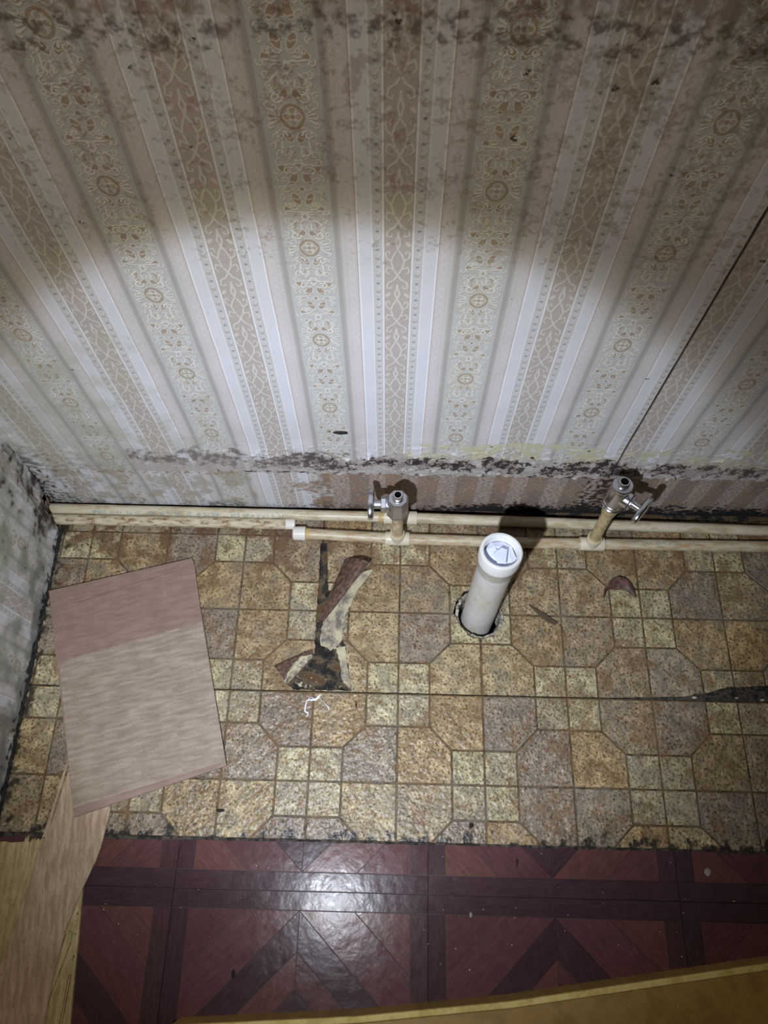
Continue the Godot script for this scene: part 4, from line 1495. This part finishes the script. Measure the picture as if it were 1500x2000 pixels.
func valves() -> void:
	# eight-sided valve with its handle toward the corner
	var o := thing("stop_valve", "chrome shut-off valve with an eight-sided nut, beside the short cut pipe", "valve", Vector3(-0.005, 0.0, 0.0457), "shut-off valves on the branch pipe")
	o.basis = Basis(Quaternion(Vector3.UP, Vector3(-0.0015, 0.2, 0.0).normalized()))
	var mb := MB.new()
	lathe(mb, prof([0.008, 0.1025, 0.0140, 0.1025, 0.0156, 0.1045, 0.0156, 0.1085, 0.0146, 0.1100]), 8, Transform3D.IDENTITY, true)
	part("compression_nut", mb.mesh(), M.dull_chrome, o)
	mb = MB.new()
	lathe(mb, prof([0.0135, 0.1090, 0.0150, 0.1105, 0.0150, 0.1400, 0.0122, 0.1462, 0.0070, 0.1464]), 8, Transform3D.IDENTITY, true)
	part("body", mb.mesh(), M.dull_chrome, o)
	mb = MB.new()
	lathe(mb, prof([0.0074, 0.1450, 0.0074, 0.1470, 0.0064, 0.1480, 0.0064, 0.1560, 0.0058, 0.1570, 0.0044, 0.1570, 0.0044, 0.1120, 0.0, 0.1120]), 28)
	part("outlet", mb.mesh(), M.chrome, o)
	var left := Transform3D(Basis(Vector3(0, 0, 1), Vector3(-1, 0, 0), Vector3(0, -1, 0)), Vector3(0, 0.129, 0.001))
	mb = MB.new()
	lathe(mb, prof([0.0096, 0.0110, 0.0096, 0.0152]), 24, left)
	lathe(mb, prof([0.0060, 0.0150, 0.0106, 0.0150, 0.0117, 0.0160, 0.0117, 0.0215, 0.0106, 0.0225, 0.0035, 0.0225]), 6, left * Transform3D(Basis(Vector3.UP, 0.22), Vector3.ZERO), true)
	part("packing_nut", mb.mesh(), M.dull_chrome, o)
	mb = MB.new()
	lathe(mb, prof([0.0060, 0.0212, 0.0060, 0.0325]), 20, left)
	part("stem", mb.mesh(), M.dull_chrome, o)
	oval_handle(o, Transform3D(left.basis, left.origin + Vector3(-0.0315, 0, 0)), 0.0225, 0.0135)
	# round valve on the leaning riser
	o = thing("stop_valve", "round chrome shut-off valve on the leaning riser under the wall joint", "valve", Vector3(0.279, 0.0, 0.0476), "shut-off valves on the branch pipe")
	o.basis = Basis(Quaternion(Vector3.UP, Vector3(-0.003, 0.2, -0.0106).normalized()))
	mb = MB.new()
	lathe(mb, prof([0.0090, 0.1275, 0.0128, 0.1275, 0.0137, 0.1290, 0.0137, 0.1315, 0.0122, 0.1330, 0.0122, 0.1345, 0.0134, 0.1352, 0.0134, 0.1385, 0.0112, 0.1400]), 32)
	part("compression_nut", mb.mesh(), M.chrome, o)
	mb = MB.new()
	lathe(mb, prof([0.0124, 0.1390, 0.0131, 0.1430, 0.0131, 0.1660, 0.0112, 0.1740, 0.0096, 0.1780]), 32)
	var yaw := Basis(Vector3.UP, -0.686)
	var side := Transform3D(yaw * Basis(Vector3(0, 0, -1), Vector3(1, 0, 0), Vector3(0, -1, 0)), Vector3(0, 0.158, 0))
	lathe(mb, prof([0.0108, 0.0050, 0.0108, 0.0205, 0.0096, 0.0217, 0.0040, 0.0217]), 28, side)
	part("body", mb.mesh(), M.chrome, o)
	mb = MB.new()
	lathe(mb, prof([0.0092, 0.1770, 0.0126, 0.1772, 0.0134, 0.1785, 0.0134, 0.1815, 0.0124, 0.1830, 0.0080, 0.1835, 0.0074, 0.1905, 0.0066, 0.1915, 0.0050, 0.1915, 0.0050, 0.1450, 0.0, 0.1450]), 32)
	part("outlet", mb.mesh(), M.chrome, o)
	mb = MB.new()
	lathe(mb, prof([0.0113, 0.0172, 0.0113, 0.0192, 0.0098, 0.0194]), 28, side)  # ring added in a dark tone to stand for a shaded gap
	tag_part(part("gap_shade_ring", mb.mesh(), M.gap_shade, o), "added dark ring for the shaded gap round the side port")
	mb = MB.new()
	lathe(mb, prof([0.0050, 0.0200, 0.0050, 0.0335]), 20, side)
	part("stem", mb.mesh(), M.chrome, o)
	oval_handle(o, Transform3D(side.basis, side * Vector3(0, 0.032, 0)), 0.0225, 0.0130)


func drain() -> void:
	var foot := Vector3(0.1130, 0.0, 0.1525)
	var top := Vector3(0.1223, 0.170, 0.1250)
	var up := (top - foot).normalized()
	var h := (top - foot).length()
	var o := thing("drain_pipe", "thick white plastic drain pipe leaning out of a ragged floor hole", "pipe", foot)
	o.basis = Basis(Quaternion(Vector3.UP, up))
	var mb := MB.new()
	lathe(mb, prof([0.0232, -0.10, 0.0232, 0.05, 0.0232, h - 0.028]), 48, Transform3D.IDENTITY, false, Vector2(1, 5))
	part("pipe", mb.mesh(), M.pvc, o)
	mb = MB.new()
	lathe(mb, prof([0.0236, h - 0.042, 0.0244, h - 0.040, 0.0248, h - 0.024, 0.0262, h - 0.022]), 48)
	part("hub", mb.mesh(), M.pvc, o)
	mb = MB.new()
	lathe(mb, prof([0.0250, h - 0.024, 0.0264, h - 0.0222, 0.0270, h - 0.018, 0.0270, h - 0.004, 0.0264, h - 0.001, 0.0252, h, 0.0228, h, 0.0216, h - 0.0012, 0.0210, h - 0.004, 0.0206, h - 0.03, 0.0206, h - 0.10, 0.0, h - 0.10]), 56)
	tag_part(part("rim", mb.mesh(), M.pvc_white, o), "bright white rim")
	# faded pink lettering down the side
	var tm := TextMesh.new()
	var f := SystemFont.new()
	f.font_names = PackedStringArray(["Droid Sans"])
	tm.font = f
	tm.text = "PVC DWV 1 1/2 IN"
	tm.font_size = 16
	tm.pixel_size = 0.0075 / 12.0
	tm.depth = 0.0
	tm.curve_step = 3.0
	var arr := tm.get_mesh_arrays()
	var vs: PackedVector3Array = arr[Mesh.ARRAY_VERTEX]
	var ids: PackedInt32Array = arr[Mesh.ARRAY_INDEX]
	mb = MB.new()
	for v in vs:
		var a := 0.55 - v.y / 0.0232
		var nn := Vector3(cos(a), 0, sin(a))
		mb.add(nn * 0.02335 + Vector3(0, 0.072 + v.x, 0), nn)
	for i in range(0, ids.size(), 3):
		mb.tri(ids[i], ids[i + 1], ids[i + 2])
	tag_part(part("print", mb.mesh(), M.print_pink, o), "faded pink lettering")
	# putty and broken board lining the hole
	mb = MB.new()
	var n1 := noise(301, 60.0, 3)
	grid(mb, 49, 7, func(i, j):
		var a = TAU * (i % 48) / 48.0
		var y = -0.0048 - 0.006 * j
		var r = 0.0300 + 0.0035 * n1.get_noise_2d(cos(a) * 0.05, sin(a) * 0.05 + y) + 0.003 * maxf(0.0, cos(a - 0.9)) - 0.0006 * j
		return Vector3(0.1125 + cos(a) * r, y, 0.1535 + sin(a) * r), func(i, j): return Vector2(i / 12.0, j / 6.0))
	thicken(mb, -0.004)
	part("hole_lining", mb.mesh(), M.putty, floor_root)
	# crumpled tissue pushed into the pipe
	var w := thing("paper_wad", "pale blue-white crumpled paper stuffed into the drain pipe mouth", "paper", top - up * 0.0105)
	w.basis = o.basis
	mb = MB.new()
	var r2 := RandomNumberGenerator.new()
	r2.seed = 19
	var rim := []
	var mid := []
	var core := []
	for k in 9:
		var a := TAU * k / 9.0 + r2.randf_range(-0.15, 0.15)
		rim.append(Vector3(cos(a) * 0.0207, r2.randf_range(-0.003, 0.0), sin(a) * 0.0207))
	for k in 6:
		var a := TAU * k / 6.0 + r2.randf_range(-0.3, 0.3)
		mid.append(Vector3(cos(a) * 0.0125, r2.randf_range(-0.002, 0.007), sin(a) * 0.0125))
	core = [Vector3(-0.003, 0.0045, -0.001), Vector3(0.004, -0.005, -0.004)]
	var flat_tri := func(a: Vector3, b: Vector3, c: Vector3) -> void:
		if (b - a).cross(c - a).y > 0.0:
			mb.flat([a, c, b])
		else:
			mb.flat([a, b, c])
	var pts2 := PackedVector2Array()
	var all := rim + mid + core
	for p in all:
		pts2.append(Vector2(p.x, p.z))
	var del := Geometry2D.triangulate_delaunay(pts2)
	for i in range(0, del.size(), 3):
		flat_tri.call(all[del[i]], all[del[i + 1]], all[del[i + 2]])
	# one big folded leaf on top
	flat_tri.call(Vector3(-0.011, 0.007, 0.004), Vector3(0.000, 0.0095, -0.005), Vector3(0.0075, 0.0085, -0.003))
	flat_tri.call(Vector3(-0.011, 0.007, 0.004), Vector3(0.0075, 0.0085, -0.003), Vector3(0.005, 0.005, 0.0155))
	flat_tri.call(Vector3(-0.011, 0.007, 0.004), Vector3(0.005, 0.005, 0.0155), Vector3(-0.005, 0.0045, 0.0150))
	part("wad", mb.mesh(), M.tissue, w)


# ------------------------------------------------------------------ boards
func plywood() -> void:
	# the loose panel; its near end rests on the torn strip
	var tl := Vector2(-0.5025, 0.1365)
	var tr := Vector2(-0.3034, 0.0816)
	var br := Vector2(-0.2206, 0.3686)
	var bl := Vector2(-0.4059, 0.4350)
	var o := thing("plywood_board", "square-cut pinkish plywood panel lying askew on the yellow vinyl", "plywood")
	var along := (tr - tl).angle()
	var rise := func(p: Vector2) -> float:
		return 0.0012 + 0.0042 * clampf((p - tl).dot((bl - tl).normalized()) / (bl - tl).length(), 0.0, 1.0)
	var mb := MB.new()
	plate(mb, PackedVector2Array([tl, tr, br, bl]), 0.0002, 0.0036, 0.0003, Vector2.ZERO, 3.0, -along, rise)
	part("core", mb.mesh(), M.lauan_edge, o)
	# face veneers
	var l1a := Vector2(-0.4925, 0.1640)
	var l1b := Vector2(-0.2985, 0.0930)
	var l2a := Vector2(-0.4660, 0.2386)
	var l2b := Vector2(-0.2768, 0.1759)
	var l3a := Vector2(-0.4092, 0.4247)
	var l3b := Vector2(-0.2223, 0.3629)
	var e := 0.0006
	var out := (bl - tl).normalized() * 0.0004
	mb = MB.new()
	plate(mb, PackedVector2Array([tl + out, tr + out, l1b, l1b.lerp(l1a, 0.45) + Vector2(0, -0.001), l1b.lerp(l1a, 0.72) + Vector2(0, 0.001), l1a]), 0.0034, 0.0036 + e * 2.4, 0.0004, Vector2.ZERO, 3.0, -along, rise)
	part("veneer", mb.mesh(), M.lauan_pink, o)
	mb = MB.new()
	plate(mb, PackedVector2Array([l1a + out, l1b.lerp(l1a, 0.72) + Vector2(0, 0.001) + out, l1b.lerp(l1a, 0.45) + Vector2(0, -0.001) + out, l1b + out, l2b, l2a]), 0.0034, 0.0036 + e * 0.7, 0.0002, Vector2(0.3, 0.2), 3.0, -along, rise)
	part("veneer", mb.mesh(), M.lauan_pink, o)
	mb = MB.new()
	plate(mb, PackedVector2Array([l2a + out * 0.3, l2b + out * 0.3, l3b, l3a]), 0.0034, 0.0036 + e, 0.0002, Vector2(0.1, 0.6), 3.0, -along, rise)
	tag_part(part("veneer", mb.mesh(), M.lauan_pale, o), "paler wide face")
	mb = MB.new()
	plate(mb, PackedVector2Array([l3a + out * 0.6, l3b + out * 0.6, br - out, bl - out]), 0.0034, 0.0036 + e * 0.3, 0.0002, Vector2(0.5, 0.3), 3.0, -along, rise)
	part("veneer", mb.mesh(), M.lauan_edge, o)
	# torn strip under it
	o = thing("plywood_strip", "long torn plywood strip poking out from under the square panel", "plywood")
	var outline := poly([-0.4270, 0.3800, -0.3770, 0.3800, -0.3640, 0.4236, -0.3674, 0.4673, -0.3709, 0.4831, -0.3819, 0.5164, -0.3929, 0.5564, -0.3981, 0.6006, -0.4000, 0.7000, -0.4700, 0.7000, -0.4640, 0.6100, -0.4475, 0.5079, -0.4430, 0.4674, -0.4360, 0.4440, -0.4310, 0.4100])
	var lift := func(p: Vector2) -> float: return 0.0006 + 0.0024 * smoothstep(0.43, 0.50, p.y)
	mb = MB.new()
	plate(mb, outline, 0.0, 0.0026, 0.0003, Vector2(0.2, 0.7), 3.0, -PI / 2 + 0.12, lift)
	part("board", mb.mesh(), M.strip, o)
	mb = MB.new()
	plate(mb, poly([-0.4300, 0.3600, -0.4285, 0.3700, -0.4340, 0.4150, -0.4372, 0.4480, -0.4400, 0.4580, -0.4440, 0.4600, -0.4380, 0.4200, -0.4330, 0.3800]), 0.0, 0.0020, 0.0002, Vector2(0.7, 0.1), 3.0, -PI / 2, lift)
	part("splinter", mb.mesh(), M.strip, o)
	mb = MB.new()
	plate(mb, poly([-0.3905, 0.4400, -0.3898, 0.4400, -0.3925, 0.4620, -0.3929, 0.4620]), 0.0, 0.00268, 0.00001, Vector2.ZERO, 1.0, 0.0, lift)
	part("split", mb.mesh(), M.crack, o)
	# sheet with the splintered end
	o = thing("plywood_sheet", "yellowish plywood sheet with a splintered end, on the red floor under the strip", "plywood")
	var teeth := PackedVector2Array([Vector2(LEFT + 0.004, 0.800), Vector2(LEFT + 0.004, 0.4655)])
	var x := -0.500
	while x < -0.468:
		teeth.append(Vector2(x, 0.4650 + rng.randf_range(-0.0006, 0.0006)))
		x += 0.004
	for t in [[-0.4660, 0.4640], [-0.4650, 0.4580], [-0.4640, 0.4640], [-0.4620, 0.4560], [-0.4612, 0.4640], [-0.4592, 0.4642], [-0.4588, 0.4990], [-0.4580, 0.4642], [-0.4560, 0.4600], [-0.4550, 0.4640], [-0.4530, 0.4590], [-0.4520, 0.4630], [-0.4490, 0.4600], [-0.4470, 0.4630], [-0.4440, 0.4590], [-0.4300, 0.4640], [-0.4000, 0.4680], [-0.3840, 0.5100], [-0.3823, 0.5176], [-0.3791, 0.5506], [-0.3750, 0.6036], [-0.3705, 0.6541], [-0.3600, 0.8000]]:
		teeth.append(Vector2(t[0], t[1]))
	mb = MB.new()
	plate(mb, teeth, -0.0022, 0.0018, 0.0003, Vector2(0.4, 0.3), 3.0, -PI / 2)
	part("board", mb.mesh(), M.birch, o)
	mb = MB.new()
	for c in [[-0.3930, 0.5640, -0.4060, 0.6250], [-0.3855, 0.5720, -0.3990, 0.6300], [-0.3990, 0.6300, -0.4020, 0.6700], [-0.3790, 0.6050, -0.3800, 0.6700], [-0.3815, 0.6050, -0.3830, 0.6700]]:
		var a := Vector2(c[0], c[1])
		var b := Vector2(c[2], c[3])
		var s := (b - a).normalized().orthogonal() * 0.0004
		plate(mb, PackedVector2Array([a - s, a + s, b + s * 0.6, b - s * 0.6]), 0.0, 0.00195, 0.00005)
	part("split", mb.mesh(), M.crack, o)
	mb = MB.new()
	for c in [[-0.3835, 0.5420, 0.0016], [-0.3818, 0.5640, 0.0010], [-0.3822, 0.5560, 0.0006], [-0.3795, 0.5870, 0.0016], [-0.3840, 0.5500, 0.0007], [-0.3800, 0.5900, 0.0010]]:
		var e2 := PackedVector2Array()
		for i in 8:
			e2.append(Vector2(c[0], c[1]) + Vector2(cos(TAU * i / 8.0) * 0.6, sin(TAU * i / 8.0)) * c[2])
		plate(mb, e2, 0.0, 0.00195, 0.00005)
	for c in [[-0.3900, 0.5600, -0.3855, 0.5625], [-0.3855, 0.5625, -0.3860, 0.5700]]:
		var a := Vector2(c[0], c[1])
		var b := Vector2(c[2], c[3])
		var s := (b - a).normalized().orthogonal() * 0.0003
		plate(mb, PackedVector2Array([a - s, a + s, b + s, b - s]), 0.0, 0.0020, 0.00005)
	part("ink_mark", mb.mesh(), M.pen, o)


func cabinet_board() -> void:
	# brown board with a raw yellow front edge, lying across the front corner
	var o := thing("wooden_board", "brown wooden board with a pale yellow raw edge, lying across the red floor", "board")
	var a := Vector2(-0.2900, 0.6530)
	var b := Vector2(0.7200, 0.5210)
	var mid := Vector2(0.1330, 0.6148)
	var n := Vector2(0.145, 1.0).normalized()
	var line := PackedVector2Array([Vector2(-0.2453, 0.6440), Vector2(-0.0384, 0.6303), Vector2(0.1306, 0.6122), Vector2(0.2739, 0.5908), Vector2(0.4193, 0.5692), Vector2(0.7300, 0.5230)])
	var face := PackedVector2Array()
	var strip := PackedVector2Array()
	var back := PackedVector2Array()
	for p in line:
		face.append(p)
	for i in range(line.size() - 1, -1, -1):
		face.append(line[i] + n * 0.0062)
	for i in line.size():
		back.append(line[i] + n * 0.0065)
	back.append(Vector2(0.80, 1.02))
	back.append(Vector2(-0.16, 1.15))
	var mb := MB.new()
	plate(mb, face, 0.043, 0.0502, 0.0008, Vector2.ZERO, 4.0)
	tag_part(part("raw_edge", mb.mesh(), M.raw_edge, o), "pale yellow raw edge")
	mb = MB.new()
	plate(mb, back, -0.0022, 0.0498, 0.0006, Vector2.ZERO, 4.0)
	var low := PackedVector2Array()
	for p in line:
		low.append(p + Vector2(0.0, 0.0008))
	for i in range(line.size() - 1, -1, -1):
		low.append(line[i] + n * 0.0066)
	plate(mb, low, -0.0022, 0.0430, 0.0, Vector2.ZERO, 4.0)
	part("board", mb.mesh(), M.board, o)


# ------------------------------------------------------------------ small things
func lump(at: Vector3, size: Vector3, seed_: int) -> ArrayMesh:
	var r := RandomNumberGenerator.new()
	r.seed = seed_
	var mb := MB.new()
	var ring := []
	var rows := [[0.0, 0.02], [0.75, 0.25], [1.0, 0.55], [0.6, 0.9], [0.0, 1.0]]
	for row in rows:
		var k := []
		for i in 7:
			var a := TAU * i / 7.0
			var s: float = row[0] * r.randf_range(0.7, 1.1)
			k.append(at + Vector3(cos(a) * s * size.x, row[1] * size.y, sin(a) * s * size.z))
		ring.append(k)
	for j in rows.size() - 1:
		for i in 7:
			var p := [ring[j][i], ring[j + 1][i], ring[j + 1][(i + 1) % 7], ring[j][(i + 1) % 7]]
			mb.flat([p[0], p[1], p[2]])
			mb.flat([p[0], p[2], p[3]])
	return mb.mesh()


func litter() -> void:
	# twisted white thread
	var o := thing("white_thread", "twisted bright white shred of paper thread on the front vinyl sheet", "thread")
	var strands := [
		[[-0.1055, 0.2727, 0.0010], [-0.1080, 0.2770, 0.0022], [-0.1110, 0.2797, 0.0028], [-0.1170, 0.2805, 0.0020], [-0.1225, 0.2818, 0.0012], [-0.1240, 0.2880, 0.0013], [-0.1245, 0.2930, 0.0018], [-0.1238, 0.2965, 0.0016], [-0.1205, 0.2978, 0.0020], [-0.1203, 0.3005, 0.0014], [-0.1228, 0.3030, 0.0010]],
		[[-0.1065, 0.2770, 0.0012], [-0.1050, 0.2795, 0.0007], [-0.1000, 0.2840, 0.0006], [-0.0955, 0.2880, 0.0013], [-0.0930, 0.2905, 0.0017], [-0.0925, 0.2945, 0.0006]],
		[[-0.1225, 0.2815, 0.0006], [-0.1195, 0.2782, 0.0006], [-0.1160, 0.2775, 0.0007], [-0.1130, 0.2800, 0.0008]]]
	for s in strands:
		var cv := Curve3D.new()
		for i in s.size():
			var p := Vector3(s[i][0], 0.0012, s[i][1])
			var d := (Vector3(s[mini(i + 1, s.size() - 1)][0], 0.0012, s[mini(i + 1, s.size() - 1)][1]) - Vector3(s[maxi(i - 1, 0)][0], 0.0012, s[maxi(i - 1, 0)][1])) / 6.0
			cv.add_point(p, -d, d)
		var path := []
		var rad := []
		for i in 48:
			var q = i / 47.0 * (s.size() - 1)
			path.append(cv.samplef(q) + Vector3(rng.randf_range(-0.0003, 0.0003), rng.randf_range(0.0, 0.0006), rng.randf_range(-0.0003, 0.0003)))
			rad.append(lerpf(s[int(q)][2], s[mini(int(q) + 1, s.size() - 1)][2], q - int(q)) * rng.randf_range(0.55, 0.85))
		var mb := MB.new()
		tube(mb, path, rad, 7, 0.6)
		part("strand", mb.mesh(), M.thread, o)
	# curled brown scrap
	var mb := MB.new()
	var arc := [Vector2(0.2905, 0.1275), Vector2(0.2945, 0.1150), Vector2(0.3030, 0.1075), Vector2(0.3134, 0.1040), Vector2(0.3240, 0.1075), Vector2(0.3310, 0.1165), Vector2(0.3362, 0.1262)]
	var wid := [0.0012, 0.0050, 0.0100, 0.0140, 0.0125, 0.0080, 0.0012]
	grid(mb, 25, 7, func(i, j):
		var q = i / 24.0 * 6.0
		var k := mini(int(q), 5)
		var c: Vector2 = arc[k].lerp(arc[k + 1], q - k)
		var w: float = lerpf(wid[k], wid[k + 1], q - k)
		var s = j / 6.0 - 0.5
		var dir := (c - Vector2(0.3130, 0.135)).normalized()
		var p = c + dir * s * w
		return Vector3(p.x, 0.0012 + 0.007 * sin(i / 24.0 * PI) * (0.45 + s) + 0.0015 * sin((s + 0.5) * PI), p.y), func(i, j): return Vector2(i * 0.06, j * 0.06))
	thicken(mb, -0.0007)
	tag(part("curled_scrap", mb.mesh(), M.scrap, self), "curled brown crescent scrap on the vinyl between drain pipe and torn joint", "scrap")
	# wood splinter
	mb = MB.new()
	plate(mb, poly([0.1840, 0.1397, 0.1925, 0.1448, 0.2080, 0.1540, 0.2222, 0.1655, 0.2195, 0.1690, 0.2079, 0.1646, 0.1908, 0.1485]), 0.0002, 0.0026, 0.0008, Vector2.ZERO, 8.0, -0.6)
	tag(part("wood_splinter", mb.mesh(), M.splinter, self), "thin brown wood splinter lying near the drain pipe", "splinter")
	# chips that can be told apart
	var chips := [
		["flake", Vector3(0.0220, 0.0, 0.2042), Vector3(0.0016, 0.0018, 0.0052), M.scrap, "narrow brown flake on the vinyl between tear and drain pipe", "flake"],
		["dark_crumb", Vector3(0.0948, 0.0, 0.4319), Vector3(0.0034, 0.003, 0.0034), M.dark_crumb, "black crumb near the front edge of the yellow vinyl", "crumb"],
		["dark_smear", Vector3(-0.2245, 0.0, 0.4221), Vector3(0.0062, 0.0012, 0.0022), M.dark_crumb, "flat dark scrap on the vinyl below the square plywood panel", "scrap"],
		["grey_flake", Vector3(0.3860, -0.0022, 0.4780), Vector3(0.0050, 0.0012, 0.0050), M.grey_crumb, "pale grey dust flake on the red floor near the vinyl edge", "flake"],
		["plaster_bit", Vector3(0.0925, -0.0022, 0.5320), Vector3(0.0018, 0.0012, 0.0034), M.grey_crumb, "small grey plaster bit on the red floor beyond the middle seam", "crumb"],
		["black_chip", Vector3(0.1510, -0.0022, 0.4734), Vector3(0.0016, 0.0012, 0.0058), M.dark_crumb, "thin black chip on the red floor close to the yellow vinyl edge", "chip"],
		["black_lump", Vector3(-0.1999 + 0.011, -0.0022, 0.6010), Vector3(0.0022, 0.0024, 0.0055), M.dark_crumb, "black lump on the red floor beside the board edge", "lump"],
		["twig", Vector3(-0.0560, 0.0, 0.2860), Vector3(0.0011, 0.0014, 0.0036), M.dark_crumb, "short dark twig beside the white thread", "twig"]]
	for k in chips.size():
		var c: Array = chips[k]
		tag(part(c[0], lump(c[1], c[2], 40 + k), c[3], self), c[4], c[5])
	# wall fragment stuck above the ledge
	mb = MB.new()
	plate(mb, poly([-0.008, 0.0, 0.0, -0.0024, 0.009, -0.0016, 0.0098, 0.0014, 0.001, 0.0034]), 0.0, 0.0022, 0.0007)
	var frag := part("brown_fragment", mb.mesh(), M.dark_crumb, self)
	frag.basis = Basis(Vector3(1, 0, 0), PI / 2)
	frag.position = Vector3(-0.079, 0.236, 0.0008)
	tag(frag, "dark brown fragment stuck to the wallpaper above the eight-sided valve", "fragment")
	# dust and crumbs past counting
	var one := lump(Vector3.ZERO, Vector3(1, 1, 1), 5)
	for kind in 2:
		var mm := MultiMesh.new()
		mm.transform_format = MultiMesh.TRANSFORM_3D
		mm.mesh = one
		var n: int = [70, 90][kind]
		mm.instance_count = n
		for i in n:
			var p := Vector3.ZERO
			if kind == 0:
				p = Vector3(rng.randf_range(-0.36, 0.42), -0.0022, rng.randf_range(0.462, 0.60))
			else:
				p = Vector3(rng.randf_range(-0.49, 0.52), 0.0, rng.randf_range(0.06, 0.44))
			var s := rng.randf_range(0.0003, 0.0008)
			mm.set_instance_transform(i, Transform3D(Basis(Vector3.UP, rng.randf() * TAU).scaled(Vector3(s, s * 0.7, s * rng.randf_range(0.6, 1.4))), p))
		var mi := MultiMeshInstance3D.new()
		mi.name = ["plaster_dust", "floor_grit"][kind]
		mi.multimesh = mm
		mi.material_override = [M.crumb, M.dark_crumb][kind]
		mi.set_meta("kind", "stuff")
		add_child(mi, true)
		tag(mi, ["pale plaster crumbs scattered on the red floor", "dark grit scattered over the yellow vinyl"][kind], ["crumbs", "grit"][kind])
